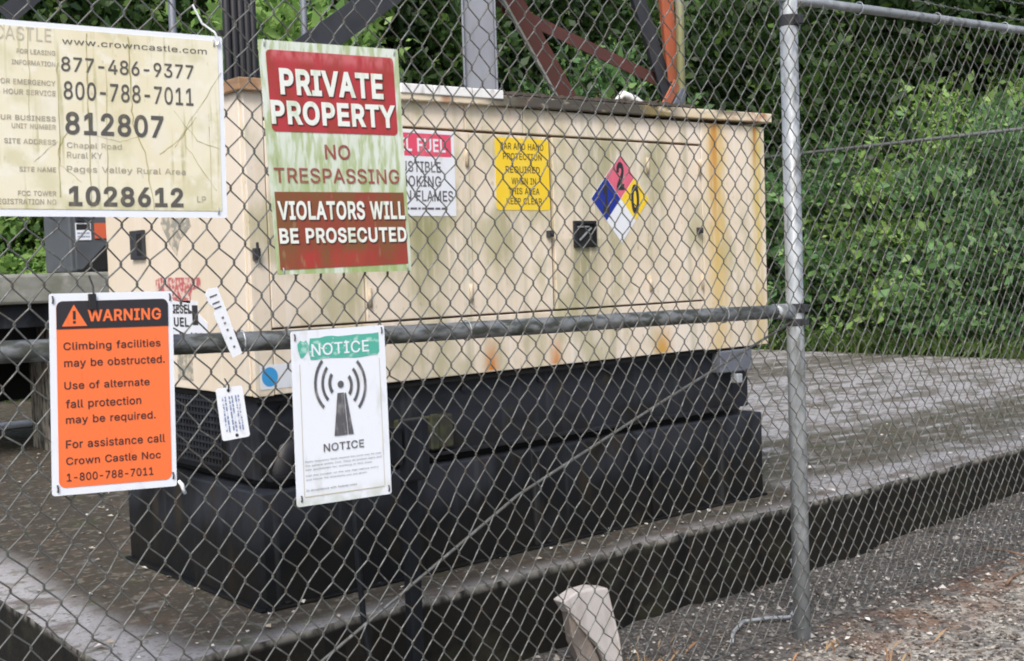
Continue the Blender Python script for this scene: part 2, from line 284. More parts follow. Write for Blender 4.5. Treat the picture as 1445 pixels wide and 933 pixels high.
# lettering: text outlines (built-in font) mapped into a rectangle of a flat face
GLYPHS = {'&':[448,[[197,-7,164,-5,136,2,110,12,87,26,69,43,54,62,43,84,36,108,34,133,36,154,40,173,47,189,58,205,70,220,85,235,140,279,216,335,237,352,255,375,262,405,260,420,255,434,245,445,233,454,218,459,201,461,168,453,145,431,140,421,138,410,137,399,138,386,141,374,145,363,169,327,204,284,438,0,364,0,171,231,121,293,107,310,96,327,87,344,81,362,77,380,75,398,77,421,82,440,91,458,103,475,117,488,134,499,155,507,176,512,200,513,225,512,246,507,266,499,283,488,297,475,308,459,317,442,322,424,324,404,323,389,320,375,315,362,309,348,301,336,291,325,256,293,154,217,135,202,121,188,110,174,103,161,98,146,97,131,98,115,102,101,109,87,119,75,130,65,143,57,159,51,175,48,193,46,213,48,232,52,251,59,269,69,286,81,301,95,315,112,327,131,336,151,343,174,348,199,349,224,408,224,406,193,403,167,397,144,389,123,380,106,371,92,345,62,333,47,315,30,294,17,271,7,246,-1,221,-5]]],',':[188,[[38,-119,68,71,137,71,84,-119]]],'-':[453,[[337,244,337,188,114,188,114,244]]],'.':[188,[[95,-4,83,-3,72,2,63,9,55,19,51,29,50,41,51,53,56,64,63,73,73,81,83,85,95,87,108,85,118,81,128,73,135,64,140,53,141,41,139,29,135,18,128,9,118,1,107,-3]]],'/':[249,[[235,533,71,-76,14,-76,178,533]]],'0':[453,[[227,-7,190,-3,158,7,130,24,105,48,85,78,69,113,57,156,50,202,48,254,50,307,57,354,69,395,86,431,106,461,130,484,159,502,191,512,227,516,263,512,295,502,323,484,348,460,368,430,384,395,396,352,403,306,405,254,403,201,396,154,384,113,368,77,348,47,323,24,294,7,262,-3],[227,50,251,52,272,60,290,74,307,93,320,116,330,144,338,177,342,213,344,254,342,296,338,333,330,365,319,394,306,417,290,435,271,449,250,457,227,460,202,457,182,449,163,435,147,416,134,393,123,365,115,332,111,295,109,254,111,212,115,176,123,144,134,115,147,92,163,74,182,60,203,52]]],'1':[453,[[76,0,76,55,391,55,391,0],[276,509,276,0,212,0,212,448,209,448,86,358,86,427,198,509]]],'2':[453,[[64,0,64,47,234,229,282,282,294,298,303,312,311,327,316,341,319,356,320,371,319,389,315,405,308,419,298,431,287,441,273,449,258,455,241,458,224,460,204,458,187,454,172,447,159,438,148,427,139,413,132,398,128,381,127,362,66,362,68,392,75,418,86,442,102,464,121,482,143,496,169,507,196,513,225,516,255,513,282,507,306,497,328,482,346,465,361,445,372,422,379,398,381,372,380,353,376,335,371,318,362,299,351,279,336,259,317,235,294,209,267,180,153,60,153,57,389,57,389,0]]],'3':[453,[[218,-7,187,-5,159,1,133,10,108,23,87,38,70,57,56,80,48,105,44,132,109,132,112,115,118,100,126,87,138,76,150,66,165,59,182,54,200,51,219,50,239,51,258,55,275,61,291,69,304,80,315,93,323,108,328,126,329,145,328,163,323,180,316,196,305,211,292,223,275,234,254,241,229,246,201,248,157,248,157,299,288,448,288,452,70,452,70,509,372,509,372,461,211,278,211,289,248,290,280,286,308,276,334,261,354,244,371,222,383,198,391,172,393,145,390,116,383,90,370,66,353,44,333,27,309,12,281,2,251,-5]]],'4':[453,[[40,105,40,158,247,509,311,509,109,166,109,163,413,163,413,105],[282,0,282,121,282,146,282,318,343,318,343,0]]],'5':[453,[[221,-7,191,-5,165,1,140,11,117,25,98,41,83,60,71,82,63,105,60,130,122,130,125,115,130,102,138,89,148,77,160,68,173,60,189,54,204,51,221,50,241,52,259,56,276,64,291,75,304,89,314,104,322,122,326,142,328,162,326,184,321,203,314,221,303,238,290,251,275,262,257,270,238,275,218,277,201,276,184,273,167,268,152,262,139,254,128,246,67,253,96,509,366,509,366,452,151,452,134,301,136,301,149,311,162,318,178,325,195,330,212,333,229,334,252,332,274,328,294,321,313,311,330,299,345,285,359,269,370,251,379,231,386,209,390,187,391,163,388,131,381,102,369,76,352,51,332,32,309,15,281,3,252,-4]]],'6':[453,[[226,-7,195,-4,168,3,142,15,119,31,100,51,84,74,73,102,66,131,64,162,65,187,71,213,80,239,94,269,113,302,137,340,252,509,322,509,151,261,145,261,165,288,196,307,208,311,221,313,235,314,265,312,292,305,316,295,337,280,355,261,370,240,380,214,387,187,389,157,386,126,379,98,368,73,352,49,332,30,310,14,284,2,256,-5],[226,48,246,50,263,55,279,63,293,73,305,86,314,101,322,119,326,137,327,157,326,178,322,197,314,213,304,229,292,241,279,251,262,259,245,264,226,265,207,264,190,259,174,252,159,241,148,229,138,214,131,197,126,178,125,158,126,137,131,119,138,102,148,86,160,73,174,63,190,55,207,50]]],'7':[453,[[97,0,323,448,323,452,62,452,62,509,391,509,391,449,165,0]]],'8':[453,[[226,-7,193,-5,163,1,136,11,111,25,91,42,74,62,62,85,54,109,52,135,53,157,58,176,65,195,75,213,87,228,101,241,117,252,134,260,153,265,153,267,129,276,109,289,93,308,80,330,73,354,70,380,73,406,79,429,90,450,106,469,124,485,146,498,171,508,198,514,226,516,256,514,282,508,306,498,328,484,346,469,361,450,373,428,379,405,382,380,379,354,372,330,359,308,342,289,323,276,300,267,300,265,319,260,336,252,351,241,366,227,377,212,387,195,395,176,399,156,401,135,398,108,391,84,378,62,361,42,341,25,317,11,289,1,259,-5],[226,49,248,50,268,54,285,60,300,69,313,79,323,91,331,106,335,122,337,139,335,157,330,174,322,189,311,202,298,214,283,223,265,230,246,234,226,235,205,234,186,230,169,223,153,213,140,202,130,189,122,173,117,157,115,139,117,121,121,106,129,91,139,79,152,69,167,60,185,54,205,50],[226,290,244,291,260,294,274,300,287,309,298,319,307,330,314,344,318,359,319,376,318,392,314,407,308,420,299,432,288,442,275,449,260,455,244,459,226,460,208,459,192,455,177,449,164,441,153,432,145,420,138,406,134,392,133,376,134,359,138,344,145,330,154,318,165,308,178,300,193,294,209,291]]],'9':[453,[[226,516,257,513,285,506,310,494,333,477,352,458,368,434,380,407,387,378,389,347,387,322,382,296,373,270,359,240,340,206,315,168,200,0,130,0,301,248,307,248,287,221,257,202,244,198,231,195,218,195,188,197,161,203,137,214,115,229,97,247,83,269,72,294,66,322,64,352,66,383,73,411,85,436,101,460,120,479,143,494,169,506,196,513],[226,460,207,459,190,454,174,446,160,435,148,422,138,407,131,390,127,371,125,352,127,331,131,312,138,295,148,280,160,268,174,257,190,249,208,245,226,243,245,245,263,250,279,257,293,268,305,280,314,295,322,312,326,331,327,350,326,371,322,390,314,407,304,423,293,436,279,446,262,454,245,459]]],':':[188,[[95,-4,83,-3,72,2,63,9,55,19,51,29,50,41,51,53,56,64,63,73,73,81,83,85,95,87,108,85,118,81,128,73,135,64,140,53,141,41,139,29,135,18,128,9,118,1,107,-3],[95,271,83,272,72,277,63,284,55,294,51,304,50,316,51,328,56,339,63,349,73,356,83,360,95,362,108,360,118,356,128,349,135,339,140,328,141,316,139,304,135,293,128,284,118,277,107,272]]],'A':[480,[[16,0,201,509,276,509,463,0,395,0,287,302,264,372,232,478,245,478,213,371,191,302,85,0],[110,142,110,199,370,199,370,142]]],'B':[456,[[60,0,60,509,241,509,275,507,304,501,329,491,350,477,368,461,381,442,391,420,396,398,398,374,397,353,393,335,387,320,378,307,368,295,356,286,343,278,329,272,315,267,315,262,331,260,347,254,363,245,378,234,391,220,402,203,411,183,416,161,418,136,416,111,410,88,400,67,386,47,367,31,344,18,316,8,284,2,247,0],[125,57,245,57,281,60,309,67,330,80,344,96,353,115,355,137,354,154,350,169,342,184,332,197,320,209,306,218,288,225,269,229,248,231,125,231],[125,285,238,285,256,287,273,290,288,296,302,304,314,314,323,326,330,340,335,356,336,372,333,394,325,413,313,429,294,442,270,449,240,452,125,452]]],'C':[510,[[267,-7,224,-3,186,7,150,25,118,50,91,80,70,115,53,158,43,203,40,254,44,306,53,352,70,393,92,430,119,460,150,484,187,502,225,512,267,516,293,514,317,510,340,504,363,495,383,484,402,471,420,455,435,438,448,418,459,396,467,373,473,348,408,348,404,365,397,381,389,395,380,407,369,419,357,428,344,437,330,444,315,449,299,453,284,455,267,456,237,453,209,445,184,432,160,414,141,391,125,364,113,331,106,295,103,254,106,212,113,176,125,145,142,117,161,94,184,76,210,63,238,55,267,53,284,54,300,56,315,60,330,65,344,72,357,81,370,91,380,102,389,114,397,129,404,144,408,160,473,160,467,135,459,112,448,91,435,71,419,53,402,38,383,24,362,13,341,5,317,-2,293,-6]]],'D':[502,[[219,0,96,0,96,57,215,57,255,60,289,68,318,81,343,99,363,122,379,149,390,181,397,216,399,255,397,295,390,330,379,361,363,388,344,410,320,428,290,441,258,449,221,452,93,452,93,509,225,509,273,505,315,495,353,478,386,455,412,426,433,391,449,350,459,305,462,255,458,204,449,159,433,119,411,83,384,54,351,31,311,13,267,3],[125,509,125,0,60,0,60,509]]],'E':[419,[[60,0,60,509,372,509,372,452,125,452,125,286,355,286,355,229,125,229,125,57,375,57,375,0]]],'F':[410,[[60,0,60,509,369,509,369,452,125,452,125,278,346,278,346,221,125,221,125,0]]],'G':[520,[[269,-7,224,-3,185,8,149,25,117,50,91,80,69,116,53,158,43,204,40,254,44,306,53,352,69,393,91,430,118,460,149,484,185,502,223,512,265,516,292,514,317,510,340,504,363,494,384,483,403,469,421,453,436,436,449,416,460,395,468,372,474,349,408,349,402,365,395,380,387,393,378,406,367,417,356,427,343,436,330,443,315,448,299,453,283,455,265,456,235,453,208,445,183,432,160,414,141,391,125,364,113,331,106,295,103,254,106,212,113,176,125,145,142,117,161,94,184,76,211,63,239,55,269,53,297,55,322,61,345,71,365,85,382,103,396,123,407,148,413,174,415,202,434,199,283,199,283,256,478,256,478,200,475,159,466,123,451,91,430,62,405,38,377,19,343,4,307,-4]]],'H':[517,[[60,0,60,509,125,509,125,289,392,289,392,509,457,509,457,0,392,0,392,232,125,232,125,0]]],'I':[300,[[31,0,31,57,118,57,118,452,31,452,31,509,269,509,269,452,183,452,183,57,269,57,269,0]]],'K':[467,[[104,145,104,216,139,261,174,303,212,344,364,509,448,509,231,276,228,276],[60,0,60,509,125,509,125,334,124,225,125,193,125,0],[372,0,188,259,228,309,449,0]]],'L':[393,[[60,0,60,509,125,509,125,57,361,57,361,0]]],'M':[628,[[60,0,60,509,152,509,277,187,287,159,299,123,311,84,322,49,307,49,318,83,330,121,342,158,352,187,476,509,568,509,568,0,504,0,504,291,504,327,505,369,506,413,507,457,513,457,498,409,482,363,467,322,456,291,342,0,286,0,170,291,159,321,145,361,129,408,112,457,119,457,120,416,121,372,122,328,122,291,122,0]]],'N':[523,[[60,0,60,509,136,509,343,183,363,151,388,107,414,55,405,54,401,108,399,157,399,195,399,509,463,509,463,0,387,0,202,290,177,331,148,381,108,452,119,454,122,384,124,328,125,291,125,0]]],'O':[533,[[267,-7,224,-3,186,7,150,25,118,50,92,80,70,115,53,158,44,203,40,254,44,306,54,352,70,393,92,430,119,460,150,484,187,502,225,512,267,516,310,512,348,501,384,484,416,459,442,429,464,393,480,351,490,305,493,254,490,202,480,156,464,115,441,79,415,49,384,25,347,7,309,-3],[267,53,297,56,324,63,349,76,373,94,392,117,408,144,421,177,428,213,430,254,428,296,420,333,408,365,392,393,372,415,349,433,323,446,296,453,267,456,237,453,210,445,184,433,161,414,141,392,125,364,113,331,106,295,103,254,106,212,113,176,125,144,142,116,161,94,184,76,210,63,238,55]]],'P':[445,[[60,0,60,509,235,509,273,506,305,499,332,487,356,471,375,452,390,430,400,404,407,377,409,348,406,318,400,291,390,265,375,242,356,223,332,207,304,195,272,188,235,186,109,186,109,242,233,242,258,244,279,249,297,256,312,267,324,279,333,294,340,311,343,328,344,348,343,367,339,385,333,402,324,416,312,429,297,439,278,446,257,451,232,452,125,452,125,0]]],'Q':[533,[[245,159,313,159,369,85,384,65,468,-48,401,-48,346,27,331,46],[267,-7,224,-3,186,7,150,25,118,50,92,80,70,115,53,158,44,203,40,254,44,306,54,352,70,393,92,430,119,460,150,484,187,502,225,512,267,516,310,512,348,501,384,484,416,459,442,429,464,393,480,351,490,305,493,254,490,202,480,156,464,115,441,79,415,49,384,25,347,7,309,-3],[267,53,297,56,324,63,349,76,373,94,392,117,408,144,421,177,428,213,430,254,428,296,420,333,408,365,392,393,372,415,349,433,323,446,296,453,267,456,237,453,210,445,184,433,161,414,141,392,125,364,113,331,106,295,103,254,106,212,113,176,125,144,142,116,161,94,184,76,210,63,238,55]]],'R':[449,[[60,0,60,509,236,509,274,506,305,500,333,489,357,473,376,455,390,433,401,408,407,381,409,352,407,322,401,296,390,271,375,250,356,232,333,217,304,206,272,200,236,198,96,198,96,255,234,255,259,256,280,260,298,267,313,276,325,287,334,300,340,316,344,333,345,352,344,372,340,389,334,405,324,419,312,430,298,440,279,447,258,451,233,452,125,452,125,0],[353,0,230,229,303,229,428,0]]],'S':[447,[[224,-9,188,-7,156,-1,128,9,102,23,81,40,64,60,51,84,42,109,38,137,104,137,108,118,114,102,123,88,136,76,150,66,166,59,185,53,204,50,224,49,246,50,267,54,286,60,303,69,318,79,329,92,339,107,344,122,346,139,344,155,339,168,332,179,322,189,310,197,296,205,245,222,184,239,144,253,112,269,86,289,67,313,56,341,52,372,55,400,62,425,75,448,93,468,113,484,138,498,166,508,195,514,227,516,260,513,289,507,316,498,341,484,361,468,377,449,390,427,398,403,401,378,337,378,331,402,320,422,302,437,279,449,254,456,225,459,204,457,185,454,167,448,152,440,139,430,129,418,121,405,117,391,115,376,117,359,122,345,131,334,142,323,155,315,169,308,212,293,264,279,312,264,328,256,344,248,359,238,373,226,384,213,395,198,402,180,407,160,408,139,406,111,399,86,386,64,369,42,348,25,323,11,293,0,260,-7]]],'T':[449,[[32,452,32,509,417,509,417,452,257,452,257,0,193,0,193,452]]],'U':[517,[[259,-8,220,-5,185,2,154,15,126,33,103,55,85,80,71,109,63,140,60,173,60,509,124,509,124,178,126,154,132,133,141,113,153,95,169,80,187,68,209,59,233,53,259,52,286,53,310,59,331,68,349,81,364,95,377,113,386,133,391,155,393,178,393,509,457,509,457,173,454,139,446,108,433,80,414,54,391,33,363,15,331,2,297,-6]]],'V':[480,[[204,0,16,509,84,509,192,206,215,137,248,31,235,31,267,138,290,206,395,509,463,509,278,0]]],'W':[686,[[155,0,16,509,82,509,163,196,175,145,187,94,197,40,189,40,200,94,211,145,224,196,306,509,380,509,462,196,474,145,486,94,497,40,488,40,499,94,510,145,523,196,603,509,670,509,530,0,455,0,368,323,351,391,336,475,350,475,335,395,318,323,230,0]]],'Y':[472,[[203,0,203,208,16,509,91,509,192,344,222,292,250,230,224,230,251,293,280,344,381,509,455,509,268,208,268,0]]],'a':[389,[[160,-9,136,-7,115,-2,94,5,76,16,60,29,48,45,38,64,32,85,30,108,32,129,36,146,43,161,53,174,64,184,78,193,93,200,108,206,125,211,178,220,234,227,265,235,276,255,276,257,274,272,272,285,267,297,260,307,251,315,240,322,227,327,212,330,196,331,178,330,163,327,149,322,118,301,100,274,41,291,51,313,64,331,79,346,96,359,114,368,133,375,154,380,174,383,194,384,239,379,255,375,271,369,286,360,300,350,312,336,322,320,330,300,335,278,337,251,337,0,277,0,277,52,272,52,252,25,241,16,229,8,215,1,199,-4,180,-7],[170,45,192,47,211,51,228,59,242,69,254,80,263,93,270,108,274,123,276,138,276,190,259,182,231,176,200,171,175,168,134,159,122,153,112,147,103,139,97,130,93,118,92,105,93,92,96,82,102,72,110,64,119,57,130,52,142,48,156,46]]],'b':[424,[[229,-8,207,-7,188,-3,172,4,158,12,147,21,138,31,118,59,112,59,112,0,53,0,53,509,114,509,114,319,118,319,137,346,147,356,158,365,171,373,188,379,207,383,229,384,260,382,288,374,313,361,336,342,355,319,370,293,381,261,388,227,390,189,388,150,381,115,370,84,354,57,335,34,313,16,287,2,260,-6],[220,47,243,49,262,55,279,66,294,80,306,97,316,117,323,139,327,164,328,189,327,216,323,239,316,261,306,281,294,298,280,311,262,322,242,328,220,330,198,328,178,322,161,312,146,298,134,282,125,263,118,240,114,216,113,189,114,162,118,137,125,115,135,95,147,78,162,65,179,55,199,49]]],'c':[396,[[207,-8,174,-5,144,3,117,16,92,35,72,58,56,85,44,117,37,150,34,187,37,226,44,260,56,291,73,319,93,341,117,360,145,374,175,382,207,384,226,384,243,381,260,377,276,371,291,364,305,356,318,346,330,335,340,322,349,308,356,293,362,277,303,262,290,289,270,311,242,325,207,330,183,328,163,321,145,310,130,295,118,278,108,258,102,236,98,212,96,187,98,162,102,139,108,117,118,97,130,80,145,66,163,55,184,49,207,46,243,52,271,66,292,89,304,117,363,102,357,85,350,70,341,56,331,43,319,32,306,21,292,12,277,5,261,-1,243,-5,226,-7]]],'d':[424,[[195,-8,164,-5,137,3,111,16,89,35,70,57,55,84,43,116,36,151,34,189,37,228,43,262,55,293,71,320,90,343,112,361,138,374,166,382,196,384,218,383,237,379,253,373,267,364,278,355,287,346,306,319,311,319,311,509,372,509,372,0,313,0,313,59,307,59,287,31,277,21,266,12,252,4,236,-3,217,-7],[205,47,227,49,246,55,263,65,278,79,290,95,299,115,306,138,310,163,312,189,310,217,306,241,300,263,290,283,278,299,263,312,246,322,226,328,205,330,181,328,162,322,145,311,130,297,118,281,108,261,102,239,98,215,96,189,98,163,102,139,109,117,118,96,130,79,145,66,163,55,182,49]]],'e':[404,[[212,-8,176,-5,145,3,117,16,92,35,72,58,56,85,44,116,36,150,34,187,37,225,44,259,55,290,72,318,91,341,115,359,143,374,173,382,205,384,226,383,246,380,266,374,285,366,303,355,319,341,334,324,347,304,357,282,365,255,370,226,371,194,371,169,75,169,75,221,338,221,310,202,308,227,304,249,298,269,288,287,277,302,263,314,245,323,227,328,205,330,183,328,164,323,146,313,131,301,119,286,109,270,102,251,97,231,96,211,96,178,98,150,102,127,110,106,122,88,135,73,151,61,170,53,190,48,212,46,227,47,241,49,254,53,266,58,276,65,285,73,294,82,300,93,306,105,365,91,358,72,348,55,335,39,319,25,302,14,283,4,260,-3,237,-7]]],'f':[254,[[228,379,228,327,6,327,6,379],[81,0,81,432,82,452,87,470,96,486,107,499,120,510,135,519,152,525,170,529,187,530,222,527,243,521,227,468,215,472,195,474,178,472,164,468,154,460,147,449,143,435,142,419,142,0]]],'g':[425,[[207,-151,180,-149,156,-146,134,-140,114,-131,97,-122,82,-110,69,-97,59,-84,51,-69,101,-41,122,-66,131,-74,142,-82,154,-88,170,-93,187,-96,207,-97,236,-95,261,-87,282,-75,299,-57,308,-34,311,-6,311,68,306,68,287,41,277,32,266,23,252,16,236,10,217,6,195,5,165,7,138,15,113,27,90,44,71,65,55,90,43,121,36,154,34,191,37,229,43,263,55,293,71,321,90,343,112,361,138,374,166,382,196,384,219,383,237,379,253,373,267,364,279,356,288,346,308,319,313,319,313,379,372,379,372,-9,370,-40,363,-67,350,-90,333,-109,314,-124,291,-136,264,-144,236,-149],[205,59,227,61,247,66,264,75,279,88,290,103,300,121,307,143,311,166,312,193,311,219,307,243,300,264,290,283,278,299,264,312,246,322,227,328,205,330,182,328,162,322,145,312,130,298,118,281,109,262,102,240,98,217,96,193,98,167,102,143,109,123,119,104,131,88,145,76,163,66,183,61]]],'h':[410,[[114,227,114,0,53,0,53,509,114,509,114,287,102,287,116,320,132,344,152,362,175,375,200,382,227,384,253,383,275,377,295,369,314,356,329,340,341,321,350,297,355,271,357,240,357,0,296,0,296,235,293,263,286,286,273,304,255,318,234,326,210,329,192,328,176,324,161,317,147,308,136,297,126,283,119,266,115,247]]],'i':[167,[[53,0,53,379,114,379,114,0],[84,443,72,444,63,448,54,455,47,463,43,473,41,483,43,494,47,504,54,512,63,519,73,522,84,524,95,522,105,518,114,512,121,503,125,494,126,483,125,472,121,463,114,455,105,448,95,444]]],'k':[381,[[110,137,110,212,121,212,284,379,360,379,184,199,177,199],[53,0,53,509,114,509,114,0],[294,0,148,186,191,229,372,0]]],'l':[189,[[139,-2,112,0,90,8,74,20,62,38,55,59,53,84,53,509,114,509,114,99,114,83,117,71,120,62,126,56,135,53,146,52,160,53,170,54,181,3,162,-1]]],'m':[610,[[53,0,53,379,112,379,112,295,108,295,114,315,122,331,132,346,145,358,158,368,172,376,188,382,203,385,219,386,246,383,268,375,287,361,303,342,314,320,321,295,312,295,318,313,327,329,337,343,350,356,365,366,381,375,399,381,417,385,437,386,459,384,478,380,497,372,514,360,529,346,541,328,550,307,555,283,557,255,557,0,496,0,496,254,493,279,485,298,473,313,456,323,438,329,419,330,402,329,387,326,374,320,362,311,353,302,345,290,340,277,336,263,335,247,335,0,274,0,274,260,272,280,265,297,253,311,237,322,220,328,199,330,185,329,171,326,158,320,145,312,135,302,126,289,119,274,115,257,114,238,114,0]]],'n':[410,[[114,227,114,0,53,0,53,379,112,379,112,287,102,287,116,320,132,344,152,362,175,375,200,382,227,384,253,383,275,377,295,369,313,356,328,340,341,321,350,297,355,271,357,240,357,0,296,0,296,235,293,263,286,286,273,304,255,318,234,326,210,329,192,328,176,324,161,317,147,308,136,297,126,283,119,266,115,247]]],'o':[415,[[207,-8,174,-5,144,3,117,16,92,35,72,58,56,85,44,117,37,150,34,187,37,226,44,260,56,291,73,319,93,341,117,360,145,374,175,382,207,384,241,382,271,373,299,360,323,341,343,318,359,291,372,259,379,225,381,187,379,149,371,116,359,85,343,57,322,35,299,16,270,3,240,-6],[207,46,232,49,252,55,270,66,286,81,298,98,307,117,314,140,318,163,319,187,318,213,314,236,307,258,297,279,285,296,270,310,252,321,231,328,207,330,183,328,163,321,145,310,130,295,118,278,108,258,102,236,98,212,96,187,98,162,102,139,108,117,118,97,130,80,145,66,163,55,184,49]]],'p':[424,[[53,-143,53,379,112,379,112,319,118,319,137,346,147,356,158,365,171,373,188,379,207,383,229,384,260,382,288,374,313,361,336,342,355,319,370,293,381,261,388,227,390,189,388,150,381,115,370,84,354,57,335,34,313,16,287,2,260,-6,229,-8,207,-7,189,-3,173,4,159,12,147,21,138,31,118,59,114,59,114,-143],[220,47,243,49,262,55,279,66,294,80,306,97,316,117,323,139,327,164,328,189,327,216,323,239,316,261,306,281,294,298,280,311,262,322,242,328,220,330,198,328,178,322,161,312,146,298,134,282,125,263,118,240,114,216,113,189,114,162,118,137,125,115,135,95,147,78,162,65,179,55,199,49]]],'q':[424,[[372,-143,311,-143,311,59,306,59,287,31,277,21,266,12,252,4,236,-3,217,-7,195,-8,164,-5,137,3,111,16,89,35,70,57,55,84,43,116,36,151,34,189,37,228,43,262,55,293,71,320,90,343,112,361,138,374,166,382,196,384,218,383,237,379,253,373,267,364,278,355,287,346,307,319,313,319,313,379,372,379],[205,47,227,49,246,55,263,65,278,79,290,95,299,115,306,138,310,163,312,189,310,217,306,241,300,263,290,283,278,299,263,312,246,322,226,328,205,330,181,328,162,322,145,311,130,297,118,281,108,261,102,239,98,215,96,189,98,163,102,139,109,117,118,96,130,79,145,66,163,55,182,49]]],'r':[259,[[53,0,53,379,112,379,112,321,115,321,124,339,137,354,152,367,171,377,191,383,213,385,229,384,243,384,243,322,230,324,207,326,189,324,174,321,159,315,146,306,135,296,126,284,119,269,115,254,114,237,114,0]]],'s':[365,[[182,-8,156,-7,133,-3,112,3,93,13,76,24,62,38,50,55,41,73,36,94,94,107,101,87,111,72,124,60,141,52,160,47,181,45,206,47,227,53,244,62,258,75,265,88,268,103,266,115,262,126,254,136,243,144,229,150,212,155,149,170,117,180,92,193,72,208,58,227,50,249,47,274,49,295,55,314,65,332,79,347,96,360,115,370,138,378,161,383,187,384,212,383,234,379,254,372,272,363,286,352,299,339,310,324,318,308,324,290,268,277,262,291,254,304,243,316,228,325,210,331,187,333,166,331,147,325,131,317,118,305,111,292,109,277,110,264,115,253,124,243,136,235,152,228,172,223,229,209,262,199,287,187,306,171,320,152,328,131,331,107,329,85,323,65,312,47,298,31,280,17,260,6,236,-2,210,-7]]],'t':[227,[[204,379,204,327,6,327,6,379],[65,471,126,471,126,98,127,82,131,70,136,61,145,55,156,51,170,50,185,51,202,54,213,2,192,-3,168,-4,137,-1,112,7,92,21,77,41,68,65,65,93]]],'u':[410,[[182,-5,157,-3,135,2,115,11,96,23,81,39,69,59,60,82,54,109,53,139,53,379,114,379,114,144,116,116,124,93,137,75,155,61,176,53,200,50,218,52,234,55,249,62,263,71,274,83,283,97,291,114,295,132,296,153,296,379,357,379,357,0,298,0,298,92,307,92,294,59,277,35,257,17,234,4,209,-3]]],'v':[389,[[163,0,17,379,84,379,165,155,187,87,206,21,184,21,203,87,224,155,305,379,371,379,226,0]]],'w':[567,[[138,0,23,379,87,379,133,214,154,137,175,41,165,41,186,135,206,214,252,379,316,379,362,214,382,136,402,41,391,41,413,135,434,214,480,379,545,379,429,0,368,0,319,172,305,225,291,280,277,338,291,338,277,280,263,225,248,172,199,0]]],'y':[389,[[47,-139,61,-86,71,-87,104,-89,113,-86,122,-81,130,-74,138,-64,145,-51,151,-36,163,-1,17,379,84,379,165,155,187,87,206,21,184,21,202,87,224,155,305,379,371,379,204,-58,196,-77,187,-93,177,-107,165,-119,153,-128,139,-136,124,-141,108,-144,91,-145,65,-143]]]}
TS = {}
from mathutils.geometry import delaunay_2d_cdt
def area2(p): return sum(p[i - 1].x * p[i].y - p[i].x * p[i - 1].y for i in range(len(p)))
def glyph_shape(ch, bold):
    """outline of one letter, emboldened by moving every outline outwards, filled with triangles"""
    if (ch, bold) in TS: return TS[ch, bold]
    adv, cs = GLYPHS[ch]; loops = []
    for c in cs:
        q = []
        for k in range(0, len(c), 2):
            v = Vector((c[k] / 1000, c[k + 1] / 1000))
            if not q or (v - q[-1]).length > .011: q.append(v)
        if (q[0] - q[-1]).length < .011: q.pop()
        loops.append(q)
    sg = -1 if area2(max(loops, key=lambda q: abs(area2(q)))) > 0 else 1
    moved = []
    for p in loops:
        n = len(p); q = []
        for i in range(n):
            e0 = (p[i] - p[i - 1]).normalized(); e1 = (p[(i + 1) % n] - p[i]).normalized()
            n0 = Vector((-e0.y, e0.x)); n1 = Vector((-e1.y, e1.x)); k = n0 + n1; k = k / max(k.dot(k) / 2, .35)
            q.append(p[i] + k * bold * sg)
        moved.append(q)
    V2 = []; E2 = []
    for q in moved:
        o = len(V2); n = len(q); V2 += q; E2 += [(o + i, o + (i + 1) % n) for i in range(n)]
    vo, eo, fo = delaunay_2d_cdt(V2, E2, [], 0, 1e-6)[:3]
    def winding(c):
        wn = 0
        for q in moved:
            for i in range(len(q)):
                a, b = q[i - 1], q[i]
                if (a.y <= c.y) != (b.y <= c.y):
                    x = a.x + (c.y - a.y) / (b.y - a.y) * (b.x - a.x)
                    if x > c.x: wn += 1 if b.y > a.y else -1
        return wn
    fs = [tuple(f) for f in fo if winding((vo[f[0]] + vo[f[1]] + vo[f[2]]) / 3) * sg < 0]
    TS[ch, bold] = ([(v.x, v.y) for v in vo], fs, adv / 1000); return TS[ch, bold]
def text_shape(s, bold=0.0):
    vs = []; fs = []; x = 0
    for ch in s:
        if ch == ' ': x += .25; continue
        gv, gf, adv = glyph_shape(ch, bold); o = len(vs); used = sorted({i for f in gf for i in f}); ix = {k: o + n for n, k in enumerate(used)}
        vs += [(x + gv[k][0], gv[k][1]) for k in used]; fs += [tuple(ix[k] for k in f) for f in gf]
        x += adv + .012 + bold * .9
    return vs, fs
def put_text(mb, s, P, u0, v0, u1, v1, d, bold=.02, slant=0.0):
    """v downward; (u0,v0) top-left, (u1,v1) bottom-right of the ink"""
    vs, fs = text_shape(s, bold)
    xs = [p[0] for p in vs]; ys = [p[1] for p in vs]; ax, bx, ay, by = min(xs), max(xs), min(ys), max(ys)
    out = []
    for x, y in vs:
        a = (x - ax) / (bx - ax); b = (y - ay) / (by - ay)
        u = u0 + (u1 - u0) * a; v = v1 + (v0 - v1) * b + slant * (a - .5)
        out.append(P(u, v, d))
    mb.add(out, fs)
def line(s, P, u0, v0, u1, v1, d, bold, material, parent, name='lettering'):
    b = MB(); put_text(b, s, P, u0, v0, u1, v1, d, bold); return b.build(name, material, parent)
def poly(mb, P, pts, d): mb.add([P(u, v, d) for u, v in pts], [tuple(range(len(pts)))])
def rect(mb, P, u0, v0, u1, v1, d): poly(mb, P, [(u0, v0), (u1, v0), (u1, v1), (u0, v1)], d)
def rrect_pts(u0, v0, u1, v1, ru, rv, n=4):
    pts = []
    for cx, cy, a0 in ((u1 - ru, v0 + rv, -90), (u1 - ru, v1 - rv, 0), (u0 + ru, v1 - rv, 90), (u0 + ru, v0 + rv, 180)):
        for k in range(n + 1):
            a = R_(a0 + 90 * k / n); pts.append((cx + ru * math.cos(a), cy + rv * math.sin(a)))
    return pts
